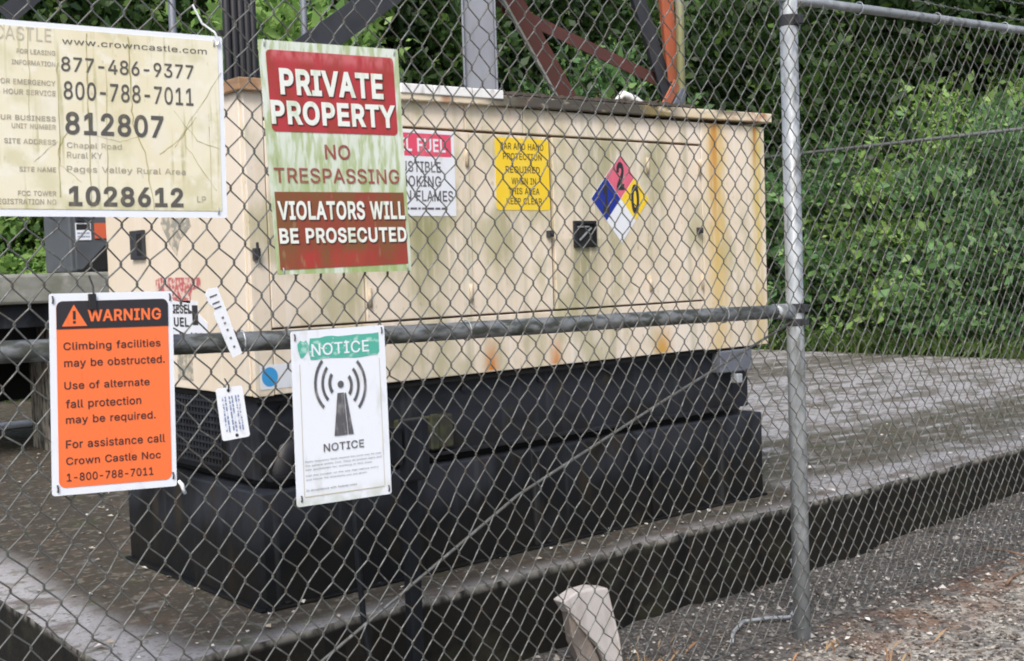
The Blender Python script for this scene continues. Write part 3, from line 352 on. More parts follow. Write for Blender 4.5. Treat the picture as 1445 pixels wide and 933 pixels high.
def quad_map(TL, TR, BR, BL):
    TL, TR, BR, BL = map(Vector, (TL, TR, BR, BL)); nn = (TR - TL).cross(TL - BL).normalized()
    if nn.y > 0: nn = -nn
    def P(u, v, d=0): return (TL * (1 - u) + TR * u) * (1 - v) + (BL * (1 - u) + BR * u) * v + nn * d
    return P, nn
rnd = random.Random(7)
def word_bars(mb, P, u0, u1, v, h, d, seed, fill=1.0):
    """a line of print too small to read: word-length dashes"""
    r = random.Random(seed); u = u0
    while u < u1 * fill:
        L = r.uniform(.025, .075); e = min(u + L, u1); rect(mb, P, u, v, e, v + h, d); u = e + .014

# ------------------------------------------------------------------ ground
def gz(x, y):
    z = min(max((x - 4.8) * .035, 0), .2)
    t = min(max((y - 5) / 6, 0), 1); z = max(z, .26 * t * t * (3 - 2 * t))
    f = x * .647 + y * .761
    h = min(max((f - 21) / 16, 0), 1); z += 7.0 * h * h * (3 - 2 * h)  # hill added behind the trees to block bright sky between them
    if f < 9: z += .012 * math.sin(x * 5.1 + y * 2.3) * math.sin(y * 4.3 - x * 1.7) + .006 * math.sin(x * 17) * math.sin(y * 15 + 1)
    return z
def axis():
    a = list(np.arange(-3, 13, .12)); s = .15; x = 13
    while x < 420: x += s; s *= 1.13; a.append(x)
    s = .15; x = -3
    while x > -420: x -= s; s *= 1.13; a.insert(0, x)
    return a
gx = axis(); g = MB(); n = len(gx)
g.add([(x, y, gz(x, y)) for y in gx for x in gx], [(j * n + i, j * n + i + 1, (j + 1) * n + i + 1, (j + 1) * n + i) for j in range(n - 1) for i in range(n - 1)])
tag(g.build('ground', 'ground', smooth=True), kind='structure')

# concrete yard slab with a broken, slightly wavy front edge
ZP = .33
slab = MB(); face = MB()
def slab_loop():
    pts = []
    r = random.Random(3)
    x = 1.39
    while x < 12.4: pts.append((x, 3.43 + r.uniform(-.008, .008) + .01 * math.sin(x * 2.1) + (r.uniform(.012, .03) if r.random() < .10 else 0))); x += r.uniform(.05, .14)
    pts.append((12.4, 3.43)); y = 3.6
    while y < 12.3: pts.append((12.4, y)); y += .7
    pts.append((12.4, 12.3)); x = 12
    while x > 1.5: pts.append((x, 12.3)); x -= .8
    y = 12.3
    while y > 3.5: pts.append((1.375 + r.uniform(-.006, .006) + .01 * math.sin(y * 3), y)); y -= r.uniform(.05, .14)
    return pts
lp = slab_loop(); n = len(lp)
slab.add([(x, y, ZP) for x, y in lp], [tuple(range(n))])
tag(slab.build('concrete_pad', 'concrete'), kind='structure')
rr = random.Random(5)
mid = [(x + rr.uniform(-.004, .004), y - (.010 if y < 3.6 else 0), ZP - rr.uniform(.014, .03)) for x, y in lp]
face.add([(x, y, ZP) for x, y in lp] + mid + [(x, y + (.004 if y < 3.6 else 0), -.12) for x, y in lp],
         [((i + 1) % n, i, n + i, n + (i + 1) % n) for i in range(n)] + [(n + (i + 1) % n, n + i, 2 * n + i, 2 * n + (i + 1) % n) for i in range(n)])
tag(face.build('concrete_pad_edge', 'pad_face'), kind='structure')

# ------------------------------------------------------------------ chain link fence (front)
YF = 2.816
fence = thing('chain_link_fence', 'tall galvanized chain link fence in front, carrying the four signs', 'fence', (3.832, YF + .04, 0))
def sway(x, z): return .004 * math.sin(x * 2.3 + z * 1.1) + .003 * math.sin(z * 3.7 - x * 1.3)
mesh = MB(); W, V = .0735, .0925
X0, Z0 = 1.462, 1.443
WR = .0022
def node_jitter(n, j):
    r = random.Random(n * 7919 + j * 104729); return r.gauss(0, .0022), r.gauss(0, .0024)
k0, k1 = int((-.9 - X0) / (W / 2)), int((8.6 - X0) / (W / 2))
def ftop(x): return 2.47 + max(0, x - 3.83) * .034
for k in range(k0, k1):
    pts = []; j0 = int((.03 - Z0) / (V / 2)); j1 = int((2.47 + .3 - Z0) / (V / 2))
    xa = X0 + k * W / 2
    for j in range(j0, j1):
        z = Z0 + j * V / 2
        right = (j + k) % 2 != 0          # at this row the wire is at its right node
        x = xa + (W / 2 if right else 0)
        if z > ftop(x): break
        e = WR * .7 * (1 if right else -1)
        jx, jz = node_jitter(k + (1 if right else 0), j)
        xx = x + .002 * math.sin(z * 9 + x * 4) + jx; z += .0035 * math.sin(x * 7 + z * 5) + jz
        y = YF + sway(x, z)
        h = .0085
        pts += [(xx + e * .4 - (1 if right else -1) * .004, y + WR * .9, z - h), (xx + e, y, z - .0025), (xx + e, y, z + .0025), (xx + e * .4 - (1 if right else -1) * .004, y - WR * .9, z + h)]
    mesh.tube(pts, WR, 5)
mesh.build('wire_mesh', 'wire', fence, smooth=True)
post = MB(); yp = YF + .043
post.tube([(3.886, yp, -.2), (3.878, yp, 2.62)], .034, 20); post.tube([(3.878, yp, 2.62), (3.878, yp, 2.65), (3.878, yp, 2.67)], [.038, .036, .012], 16)
post.build('post', 'galv', fence, smooth=True)
for px in (-1.2, 8.2):
    b = MB(); b.tube([(px, yp, -.2), (px, yp, 2.62)], .034, 16); b.build('post', 'galv', fence, smooth=True)
for z, dz in ((2.405, .022), (1.30, .018), (1.245, .014)):
    b = MB(); b.tube([(3.881, yp, z - dz), (3.881, yp, z + dz)], .037, 20)
    b.box(3.869, 3.893, yp - .058, yp - .032, z - dz * .8, z + dz * .8); b.build('brace_band', 'dark_steel', fence, bevel=.002)

b = MB(); pts = [(3.90, yp, 2.488)]
for x in np.linspace(4.0, 8.3, 10): pts.append((x, yp, 2.490 + (x - 3.9) * .036))
b.tube(pts, .0185, 14); b.build('top_rail', 'galv_rail', fence, smooth=True)
b = MB(); b.tube([(-1.2, yp, 2.49), (3.85, yp, 2.495)], .021, 14); b.build('top_rail', 'galv', fence, smooth=True)
b = MB(); b.tube([(-1.2, yp, 1.40), (.5, yp, 1.352), (.9, yp, 1.341), (1.5, yp, 1.325), (2.0, yp, 1.313), (2.6, yp, 1.306), (3.2, yp, 1.300), (3.84, yp, 1.290)], .0265, 16)
b.build('brace_rail', 'galv_moss', fence, smooth=True)
b = MB(); b.tube([(3.75, yp, 1.292), (3.852, yp, 1.289)], .0295, 14); b.build('rail_end', 'galv', fence, smooth=True)
b = MB(); b.tube([(3.852, yp - .01, 1.250), (3.1, yp - .012, 1.012), (2.42, yp - .012, .782), (1.76, yp - .012, .462), (1.3, yp - .01, .24), (1.05, yp, .1)], .0048, 8)
b.build('truss_rod', 'wire', fence, smooth=True)
b = MB(); b.tube([(x, YF + .012 + sway(x, .05), .05 + .008 * math.sin(x * 3)) for x in np.linspace(-1, 8.4, 60)], .0026, 6); b.build('tension_wire', 'wire', fence, smooth=True)
b = MB()
for zz, yy in ((2.60, yp), (2.70, yp + .06)):
    b.tube([(x, yy, zz + .012 * math.cos(x * 2)) for x in np.linspace(3.85, 8.2, 30)], .0022, 5)
    b.tube([(x, yy + .003 * math.sin(x * 60), zz + .012 * math.cos(x * 2) + .003 * math.cos(x * 60)) for x in np.linspace(3.85, 8.2, 300)], .0018, 4)
    for x in np.arange(4.0, 8.2, .125):
        z = zz + .012 * math.cos(x * 2)
        b.tube([(x - .004, yy - .014, z - .012), (x + .004, yy + .014, z + .012)], .0016, 4); b.tube([(x + .004, yy + .012, z - .013), (x - .004, yy - .012, z + .013)], .0016, 4)
b.build('barbed_wire', 'wire', fence)
for x in (4.35, 4.95, 5.55, 6.15):
    b = MB(); z = 2.490 + (x - 3.9) * .036
    pp = [(x + .004 * math.cos(a), yp + .026 * math.cos(a), z + .026 * math.sin(a)) for a in np.linspace(0, 2 * math.pi, 14)]; b.tube(pp, .0022, 5); b.build('tie_wire', 'galv', fence)
for x, z in ((2.25, 1.310), (2.9, 1.303), (3.45, 1.297), (1.50, 1.325)):
    b = MB(); pp = [(x + .004 * math.cos(a), yp + .031 * math.cos(a), z + .031 * math.sin(a)) for a in np.linspace(0, 2 * math.pi, 14)]; b.tube(pp, .0022, 5); b.build('tie_wire', 'galv', fence)

# ------------------------------------------------------------------ signs on the fence
YS = YF - .0150
def board(root, P, nn, material, ru, rv, name='panel', u0=0, u1=1, th=.0025):
    b = MB(); b.prism([P(u, v, 0) for u, v in rrect_pts(u0, 0, u1, 1, ru, rv)], -nn * th); return b.build(name, material, root)
def holes(root, P, pts, mtl='tie_black', L=.016):
    for u, v in pts:
        b = MB(); c = P(u, v, .0025); b.tube([c + Vector((0, .02, -L * .5)), c + Vector((0, 0, -L * .45)), c + Vector((0, -.0015, 0)), c + Vector((0, 0, L * .45)), c + Vector((0, .02, L * .5))], .002, 5); b.build('wire_tie', mtl, root)

# 1. big yellowed sign (runs out of the frame to the left)
s = thing('site_information_sign', 'large yellowed white sign with phone numbers and algae stains, wired to the fence top left', 'sign', (1.15, YS, 1.64))
P, nn = quad_map((.914, YS, 2.088), (1.454, YS, 2.101), (1.446, YS, 1.645), (.890, YS, 1.649))
UL = -.72
board(s, P, nn, 'sign_white', .012, .014, u0=UL)
b = MB(); b.prism([P(u, v, .0008) for u, v in rrect_pts(UL + .02, .028, .975, .962, .006, .008)], nn * .0004); b.build('yellowed_face', 'sign_aged', s)
D = .0022
b = MB()
for t, u0, v0, u1, v1, bo in (('877-486-9377', .246, .168, .85, .245, .010), ('800-788-7011', .256, .294, .846, .390, .010), ('812807', .262, .452, .70, .572, .022), ('1028612', .274, .838, .786, .945, .030)):
    line(t, P, u0, v0, u1, v1, D, bo, 'ink_faded', s)
line('www.crowncastle.com', P, .251, .072, .918, .104, D, .002, 'ink_faded', s)
b = MB()
for t, u0, v0, u1, v1 in (('Chapel Road', .268, .612, .506, .648), ('Rural KY', .268, .662, .42, .694), ('Pages Valley Rural Area', .267, .735, .80, .775), ('LP', .852, .882, .895, .914)): line(t, P, u0, v0, u1, v1, D, .004, 'ink_pale', s)
for t, v0, v1, wd in (('FOR LEASING', .143, .168, .16), ('INFORMATION', .200, .225, .18), ('FOR EMERGENCY', .298, .325, .24), ('24 HOUR SERVICE', .350, .377, .26), ('OUR BUSINESS', .482, .508, .25), ('UNIT NUMBER', .524, .550, .18), ('SITE ADDRESS', .602, .628, .21), ('SITE NAME', .745, .770, .15), ('FCC TOWER', .868, .894, .155), ('REGISTRATION NO', .910, .938, .25)):
    line(t, P, .222 - wd, v0, .222, v1, D, .012, 'ink_pale', s, 'small_lettering')
b = MB(); put_text(b, 'WN CASTLE', P, -.16, .03, .205, .10, D, .0); b.build('faded_logo', 'ink_ghost', s)
b = MB()
def crack(pts, w=.0022, wob=.004, seed=1):
    r = random.Random(seed); out = []
    for (a, c), (e, f) in zip(pts[:-1], pts[1:]):
        for t in np.linspace(0, 1, 7)[:-1]: out.append((a + (e - a) * t + r.uniform(-wob, wob), c + (f - c) * t + r.uniform(-wob, wob) * .5))
    out.append(pts[-1]); L = []; Rr = []
    for i, (u, v) in enumerate(out):
        a = out[max(i - 1, 0)]; c = out[min(i + 1, len(out) - 1)]; du, dv = c[0] - a[0], c[1] - a[1]; l = math.hypot(du, dv) or 1
        ww = w * r.uniform(.35, 1.2); L.append((u - dv / l * ww, v + du / l * ww)); Rr.append((u + dv / l * ww, v - du / l * ww))
    k = len(out); b.add([P(u, v, .0018) for u, v in L + Rr], [(i, i + 1, k + i + 1, k + i) for i in range(k - 1)])
for i, pp in enumerate([[(.355, .04), (.36, .4), (.37, .95)], [(.545, .04), (.55, .3), (.56, .5), (.61, .65), (.65, .96)], [(.23, .2), (.235, .45), (.24, .9)], [(.86, .45), (.78, .57), (.68, .66)], [(.99, .2), (.83, .47), (.75, .62)], [(.75, .42), (.86, .58), (.97, .62)], [(.27, .56), (.23, .66), (.24, .73), (.33, .82)], [(.38, .57), (.5, .60), (.58, .57)], [(.80, .6), (.86, .7), (.95, .85)], [(.11, .03), (.115, .5)], [(.92, .5), (.925, .95)], [(.44, .2), (.445, .94)], [(.23, .61), (.13, .72)]]):
    crack(pp, seed=i, w=.003 if i < 3 else .0016)
b.build('algae_cracks', 'stain_line', s)
holes(s, P, [(.955, .04), (.955, .96)], 'galv')
b = MB(); b.tube([(1.383, YF - .004, 2.175), (1.405, YF - .008, 2.13), (1.432, YS - .006, 2.108), (1.442, YS - .006, 2.086), (1.437, YS - .004, 2.078)], .0028, 6); b.build('wire_tie', 'plastic_white', s)

# 2. private property sign
s = thing('private_property_sign', 'red and white private property sign with green algae, hung on the fence centre', 'sign', (1.79, YS, 1.49))
P, nn = quad_map((1.553, YS - .004, 2.104), (1.994, YS, 2.118), (2.014, YS, 1.496), (1.581, YS - .004, 1.497))
board(s, P, nn, 'sign_algae', .01, .008)
b = MB(); poly(b, P, rrect_pts(.042, .04, .957, .386, .03, .02), .0012); b.build('red_panel', 'sign_red', s)
b = MB(); poly(b, P, [(.023, .644), (.972, .644), (.975, .967), (.02, .98)], .0012); b.build('red_panel', 'sign_red_low', s)
b = MB(); bk = MB()
for t, u0, v0, u1, v1, bo in (('PRIVATE', .118, .116, .862, .228, .034), ('PROPERTY', .042, .252, .945, .356, .034), ('VIOLATORS WILL', .033, .683, .97, .766, .028), ('BE PROSECUTED', .030, .800, .972, .868, .028)):
    o = line(t, P, u0, v0, u1, v1, .0030, bo, 'letter_white', s); line(t, P, u0 + .006, v0 + .004, u1 + .008, v1 + .005, .0022, bo + .012, 'shadow_ink', o, 'lettering_shadow')
line('NO', P, .396, .436, .58, .50, .002, .010, 'maroon', s); line('TRESPASSING', P, .03, .540, .945, .605, .002, .008, 'maroon', s)
holes(s, P, [(.035, .012), (.965, .014), (.962, .985), (.04, .985)], 'galv')

# 3. orange warning sign
s = thing('warning_sign', 'orange and black warning sign with white border, wired to the fence lower left', 'sign', (1.13, YS, .985))
P, nn = quad_map((.988, YS, 1.471), (1.287, YS - .003, 1.466), (1.275, YS - .003, .984), (.971, YS, 1.003))
board(s, P, nn, 'sign_white', .02, .014)
b = MB(); poly(b, P, rrect_pts(.05, .04, .957, .962, .05, .032), .0012); b.build('orange_face', 'orange', s)
b = MB(); poly(b, P, [p for p in rrect_pts(.05, .038, .957, .30, .05, .032) if p[1] < .15] + [], .0022)
b.v = []; b.f = []
top = [p for p in rrect_pts(.05, .038, .957, .40, .05, .032, 5) if p[1] < .1]
top = [(.957, .176)] + [(.05, .176)] + sorted([p for p in top if p[0] < .5], key=lambda p: -p[1]) + sorted([p for p in top if p[0] > .5], key=lambda p: p[1])
poly(b, P, top, .0022); b.build('black_header', 'ink', s)
b = MB(); poly(b, P, [(.091, .163), (.288, .163), (.185, .056)], .0030); b.build('warning_triangle', 'orange', s); line('WARNING', P, .294, .083, .895, .143, .0030, .024, 'orange', s)
b = MB(); rect(b, P, .176, .087, .198, .130, .0036); rect(b, P, .176, .137, .198, .150, .0036); b.build('exclamation_mark', 'ink', s)
b = MB()
for t, u0, v0, u1, v1 in (('Climbing facilities', .10, .241, .885, .290), ('may be obstructed.', .104, .325, .918, .374), ('Use of alternate', .102, .436, .785, .475), ('fall protection', .111, .526, .712, .578), ('may be required.', .11, .606, .83, .655), ('For assistance call', .107, .726, .905, .768), ('Crown Castle Noc', .106, .812, .865, .850), ('1-800-788-7011', .109, .892, .80, .932)):
    line(t, P, u0, v0, u1, v1, .0022, .008, 'ink', s)
holes(s, P, [(.025, .03), (.975, .03), (.968, .945), (.04, .965)])
b = MB(); c = P(.33, .03, .003)
b.box(c.x - .009, c.x + .009, c.y - .004, c.y + .003, c.z - .026, c.z + .012); b.tube([c + Vector((.004, .0, .012)), c + Vector((.006, .006, .03)), c + Vector((.0, .012, .055))], .0025, 6); b.build('cable_tie', 'tie_black', s, bevel=.002)

# 4. notice sign
s = thing('notice_sign', 'white notice sign with worn green header and antenna symbol, wired to the fence', 'sign', (1.76, YS, .875))
P, nn = quad_map((1.612, YS - .004, 1.346), (1.912, YS, 1.347), (1.916, YS, .869), (1.609, YS - .004, .878))
board(s, P, nn, 'sign_notice', .025, .016)
b = MB(); g_ = random.Random(2)
pts = [(.19, .046)] + [(.19 + .74 * t, .043 + g_.uniform(-.004, .004)) for t in np.linspace(.05, 1, 12)] + [(.93, .15)] + [(.93 - .74 * t, .170 + g_.uniform(-.006, .006)) for t in np.linspace(0.03, 1, 12)] + [(.17, .12)]
poly(b, P, pts, .0012)
poly(b, P, [(.06, .075), (.09, .055), (.125, .065), (.15, .055), (.175, .085), (.16, .12), (.115, .155), (.085, .15), (.065, .11)], .0012)
b.build('green_header', 'green', s)
b = MB(); put_text(b, 'NOTICE', P, .20, .078, .815, .148, .002, .008)
for _ in range(22):
    u, v = g_.uniform(.1, .6), g_.uniform(.05, .16); poly(b, P, [(u + g_.uniform(-.028, .028), v + g_.uniform(-.008, .008)) for _ in range(3)], .0024)
b.build('white_lettering', 'sign_notice', s)
b = MB(); asp = .3 / .475
cu, cv = .492, .323
poly(b, P, [(cu + .033 * math.cos(a), cv + .033 * asp * math.sin(a)) for a in np.linspace(0, 2 * math.pi, 17)[:-1]], .002)
for rr_, hw, sp in ((.115, .016, 40), (.19, .014, 44), (.265, .014, 46)):
    for sgn in (-1, 1):
        aa = [R_(a) for a in np.linspace(-sp, sp, 12)]
        o = [(cu + sgn * (rr_ + hw) * math.cos(a), cv + .01 * sgn + (rr_ + hw) * asp * 1.12 * math.sin(a)) for a in aa]; i_ = [(cu + sgn * (rr_ - hw) * math.cos(a), cv + .01 * sgn + (rr_ - hw) * asp * 1.12 * math.sin(a)) for a in aa]
        k = len(o); b.add([P(u, v, .002) for u, v in o + i_], [(q, q + 1, k + q + 1, k + q) for q in range(k - 1)])
poly(b, P, [(.453, .372), (.520, .372), (.545, .618), (.405, .618)], .002); poly(b, P, [(.527, .374), (.545, .374), (.610, .618), (.553, .618)], .002)
b.build('antenna_symbol', 'ink_grey', s)
line('NOTICE', P, .287, .656, .715, .702, .002, .010, 'ink_grey', s)
for t, v, u1 in (('Radio frequency fields beyond this point may be over', .742, .90), ('the general public limit. Obey all posted signs and', .765, .90), ('site guidelines for working in this area.', .788, .80), ('Call the number on the site sign before entry', .822, .86), ('and follow the directions you are given.', .845, .74), ('In accordance with federal rules', .905, .62)):
    line(t, P, .095, v, u1, v + .013, .0019, .0, 'ink_fine', s, 'small_lettering')
b = MB(); 
for q in (.075, .925): rect(b, P, q - .003, .19, q + .003, .945, .0014)
rect(b, P, .08, .945, .92, .950, .0014); b.build('border_line', 'ink_ghost', s)
holes(s, P, [(.035, .035), (.965, .03), (.968, .965), (.045, .955)])

# 5. small tags on the mesh
s = thing('hanging_tag', 'small white tag with columns of fine blue print hanging on the fence between two signs', 'tag', (1.435, YS, 1.08))
P, nn = quad_map((1.392, YS, 1.214), (1.466, YS, 1.217), (1.480, YS - .005, 1.084), (1.402, YS - .005, 1.080))
board(s, P, nn, 'plastic_white', .09, .05, th=.0012)
b = MB()
for i, u in enumerate((.17, .27, .42, .52, .66, .76)):
    v = .17
    while v < .84: L = rnd.uniform(.05, .14); rect(b, P, u, v, u + .055, min(v + L, .86), .0012); v += L + .02
b.build('fine_print', 'blue_ink', s)
for u, v in ((.45, .06), (.53, .93)):
    b = MB(); poly(b, P, [(u + .06 * math.cos(a), v + .032 * math.sin(a)) for a in np.linspace(0, 6.283, 13)[:-1]], .0014); b.build('eyelet', 'tie_black', s)
b = MB(); b.tube([P(.45, .06, .002), P(.45, -.04, .008), (1.428, YF + .004, 1.236)], .002, 5); b.build('cable_tie', 'tie_black', s)
s = thing('fence_strap', 'slanting white plastic strap tag looped through the fence above the hanging tag', 'tag', (1.42, YS, 1.29))
P, nn = quad_map((1.372, YS, 1.463), (1.409, YS, 1.475), (1.472, YS, 1.300), (1.440, YS, 1.287))
b = MB(); b.prism([P(u, v, .0) for u, v in ((.0, .05), (.35, 0), (1, .02), (1, .3), (.95, 1), (.1, .99), (.02, .36), (.3, .27), (0, .2))], -nn * .002); b.build('strap', 'plastic_white', s)
b = MB()
for v in (.1, .2, .27): rect(b, P, .2, v, .75, v + .02, .0012)
for v in (.42, .5, .6, .72, .85): rect(b, P, .45, v, .62, v + .03, .0012)
b.build('print_marks', 'ink_grey', s)
b = MB(); b.tube([(1.281, YS, .996), (1.288, YS - .004, .985), (1.290, YS - .004, .975), (1.296, YS - .002, .962)], [.004, .006, .0045, .005], 6)
tag(b.build('tie_scrap', 'plastic_white', smooth=True, origin=None), 'tiny white plastic tie end stuck in the fence below the orange sign', 'cable tie')

# ------------------------------------------------------------------ generator
gen = thing('generator', 'long cream generator cabinet with rust and algae streaks on a black fuel tank', 'generator', (3.42, 4.33, ZP))
GY = 3.73
core = B('cabinet_core', 'seam', gen, 2.022, 4.82, GY + .022, 4.91, 1.09, 2.14)
def panel(x0, x1, z0, z1, name='panel', y=GY, mt='cream'):
    b = MB(); b.box(x0, x1, y, y + .0215, z0, z1); return b.build(name, mt, gen, bevel=.003)
panel(2.003, 2.076, 1.075, 2.14, 'corner_post')
for a, c in ((2.080, 2.962), (2.966, 3.268), (3.272, 4.366)): panel(a, c, 2.040, 2.14, 'header_panel', GY + .002)
DO = [(2.080, 2.466), (2.470, 2.977), (2.981, 3.406), (3.421, 4.010), (4.014, 4.364)]
doors = [panel(a, c, 1.312, 2.029, 'door', GY - (.004 if i in (1, 3) else 0)) for i, (a, c) in enumerate(DO)]
panel(2.080, 4.366, 1.078, 1.304, 'sill_panel')
panel(4.370, 4.842, 1.072, 2.14, 'corner_panel')
# left end
b = MB(); b.box(2.0, 2.022, 4.06, 4.935, 1.078, 2.14); b.build('end_panel', 'cream_end', gen, bevel=.003)
b = MB(); b.box(1.996, 2.022, GY + .0225, 4.055, 1.078, 2.14); b.build('end_panel', 'cream_end', gen, bevel=.003)
B('back_panel', 'cream_end', gen, 2.0, 4.84, 4.9352, 4.957, 1.078, 2.14); B('end_panel', 'cream_end', gen, 4.82, 4.842, GY + .0225, 4.935, 1.078, 2.14)
# roof: slightly risen to the right
b = MB(); x0, x1, y0, y1 = 1.975, 4.872, GY - .028, 4.985
def rz(x): return (x - 2.0) * .013
b.add([(x, y, z + rz(x)) for z in (2.125, 2.168) for x, y in ((x0, y0), (x1, y0), (x1, y1), (x0, y1))], [(0, 3, 2, 1), (4, 5, 6, 7), (0, 1, 5, 4), (1, 2, 6, 5), (2, 3, 7, 6), (3, 0, 4, 7)])
b.build('roof', 'roof', gen, bevel=.004)
b = MB()
for a, c in ((2.64, 2.79), (2.795, 2.98), (2.986, 3.14)):
    b.add([(x, y, z + rz(x)) for z in (2.150, 2.186) for x, y in ((a, y0 - .006), (c, y0 - .006), (c, y0 + .05), (a, y0 + .05))], [(0, 3, 2, 1), (4, 5, 6, 7), (0, 1, 5, 4), (1, 2, 6, 5), (2, 3, 7, 6), (3, 0, 4, 7)])
b.build('roof_flange', 'roof_white', gen, bevel=.003)
b = MB(); xs = np.linspace(3.15, 4.3, 40); r5 = random.Random(9)
b.tube([(x, y0 + .012, 2.172 + rz(x) + r5.uniform(0, .004)) for x in xs], [.012 + r5.uniform(-.004, .006) for _ in xs], 6); b.build('roof_grime', 'bark', gen)
# latches, locks, window
for x, z, i in ((3.388, 1.628, 2), (4.334, 1.637, 4)):
    lk = MB(); lk.box(x - .014, x + .014, GY - .022, GY - .0005, z - .014, z + .014); lk.tube([(x, GY - .022, z), (x, GY - .030, z)], .007, 8); lk.build('latch', 'dark_steel', doors[i], bevel=.003)
lk = MB(); lk.box(2.012, 2.036, GY - .02, GY, 1.55, 1.59); lk.tube([(2.024, GY - .022, 1.56), (2.02, GY - .026, 1.61)], .006, 6); lk.build('latch', 'dark_steel', gen, bevel=.003)
fr = MB()
a, c, z0, z1 = 3.525, 3.655, 1.570, 1.682
for q in ((a, c, z1 - .014, z1), (a, c, z0, z0 + .014), (a, a + .014, z0 + .0141, z1 - .0141), (c - .014, c, z0 + .0141, z1 - .0141)): fr.box(q[0], q[1], GY - .018, GY - .0041, q[2], q[3])
wf = fr.build('window', 'black_steel', doors[3], bevel=.002)
wf2 = MB(); wf2.box(a + .0142, c - .0142, GY - .010, GY - .0042, z0 + .0142, z1 - .0142); wf2.build('pane', 'gap_black', wf)
wb = MB(); wb.bar((a + .03, GY - .014, z0 + .03), (c - .03, GY - .014, z1 - .03), .008, .003, (0, 0, 1)); wb.box(a + .02, c - .04, GY - .014, GY - .011, z1 - .028, z1 - .022); wb.build('gauge_needle', 'galv', wf)
# recessed handle on the end
fr = MB(); a, c, z0, z1 = 4.565, 4.69, 1.575, 1.690
fr.box(1.985, 1.9995, a, c, z0, z1); hd = fr.build('handle', 'dark_steel', gen, bevel=.003)
b = MB(); b.box(1.9835, 1.9848, a + .012, a + .055, z0 + .014, z1 - .014); b.build('recess', 'gap_black', hd)
# decals on the front
def flat(x0, x1, z0, z1, y=GY - .0055):
    def F(u, v, d=0): return Vector((x0 + (x1 - x0) * u, y - d, z1 + (z0 - z1) * v))
    return F
def decal(name, F, material, pts=None, th=.0009, label=None):
    b = MB(); b.prism([F(u, v, 0) for u, v in (pts or [(0, 0), (1, 0), (1, 1), (0, 1)])], Vector((0, th, 0))); o = b.build(name, material, gen)
    if label: o['label'] = label
    return o
F = flat(2.475, 2.902, 1.701, 2.026)
dd = decal('decal', F, 'decal_white', label='white diesel fuel decal with faded red header')
b = MB(); rect(b, F, .03, .035, .965, .30, .0006); b.build('decal_header', 'decal_pink', dd)
line('DIESEL FUEL', F, .07, .09, .90, .25, .0012, .02, 'decal_white', dd)
for t, u0, v0, u1, v1 in (('COMBUSTIBLE', .08, .36, .84, .49), ('NO SMOKING', .10, .53, .84, .66), ('OR OPEN FLAMES', .03, .70, .97, .83)): line(t, F, u0, v0, u1, v1, .0008, .014, 'ink_grey', dd)
b = MB(); word_bars(b, F, .1, .9, .90, .025, .0008, 5); b.build('fine_print', 'ink_grey', dd)
F = flat(3.112, 3.402, 1.726, 2.018, GY - .0015)
dd = decal('decal', F, 'decal_yellow', rrect_pts(0, 0, 1, 1, .05, .05), label='yellow caution decal with rows of worn black print')
b = MB()
for t, u0, v0, u1, v1 in (('EAR AND HAND', .10, .07, .90, .16), ('PROTECTION', .14, .21, .86, .30), ('REQUIRED', .18, .39, .82, .49), ('WHEN IN', .28, .55, .74, .64), ('THIS AREA', .22, .69, .80, .78), ('KEEP CLEAR', .18, .83, .84, .92)): line(t, F, u0, v0, u1, v1, .0008, .01, 'ink_on_yellow', dd)
cx, cz = 3.818, 1.778; hu, hv = .181, .192
def F(u, v, d=0): return Vector((cx + u * hu, GY - .0055 - d, cz - v * hv))
dd = decal('hazard_diamond', F, 'decal_white', [(0, -1), (1, 0), (0, 1), (-1, 0)], label='four coloured hazard diamond placard')
e = .5
for nm, mt_, (ox, oy) in (('red_field', 'decal_rose', (0, -e)), ('blue_field', 'decal_blue', (-e, 0)), ('yellow_field', 'decal_yellow', (e, 0))):
    b = MB(); q = .492; poly(b, F, [(ox, oy - q), (ox + q, oy), (ox, oy + q), (ox - q, oy)], .0006); b.build(nm, mt_, dd)
line('2', F, -.13, -.84, .13, -.20, .0012, .035, 'ink', dd, 'hazard_number'); line('1', F, -.60, -.32, -.40, .32, .0012, .035, 'ink', dd, 'hazard_number'); line('0', F, .36, -.34, .64, .34, .0012, .035, 'ink', dd, 'hazard_number')
F = flat(2.022, 2.165, 1.100, 1.185, GY - .0015); dd = decal('decal', F, 'decal_white', label='small white sticker with a blue disc')
b = MB(); poly(b, F, [(.26 + .22 * math.cos(a), .5 + .4 * math.sin(a)) for a in np.linspace(0, 6.283, 21)[:-1]], .0006); b.build('blue_disc', 'decal_cyan', dd)
# worn stickers on the end face (plane X = 2.0); u runs from the far edge towards the near corner
def eflat(ya, yb, z0, z1, x=1.9985):
    def F(u, v, d=0): return Vector((x - d, ya + (yb - ya) * u, z1 + (z0 - z1) * v))
    return F
def edecal(name, F, material, pts=None):
    b = MB(); b.prism([F(u, v, 0) for u, v in (pts or [(0, 0), (1, 0), (1, 1), (0, 1)])], Vector((.0008, 0, 0))); return b.build(name, material, gen)
F = eflat(4.49, 4.10, 1.40, 1.500)
dd = edecal('decal', F, 'decal_red', [(0, .1), (.1, 0), (1, .05), (.98, .4), (.8, .5), (.75, 1), (.4, .9), (.3, .6), (0, .5)])
F = eflat(4.40, 4.06, 1.245, 1.41); dd = edecal('decal', F, 'decal_white', [(0, 0), (.78, .0), (.8, .3), (1, .5), (1, 1), (0, 1)])
b = MB(); put_text(b, 'DIESEL', F, .05, .08, .62, .30, .0008, .03); put_text(b, 'FUEL', F, .05, .38, .55, .6, .0008, .03); put_text(b, 'FLAM.', F, .30, .72, .92, .92, .0008, .02); rect(b, F, .64, .1, .78, .55, .0008); b.build('decal_lettering', 'ink', dd)
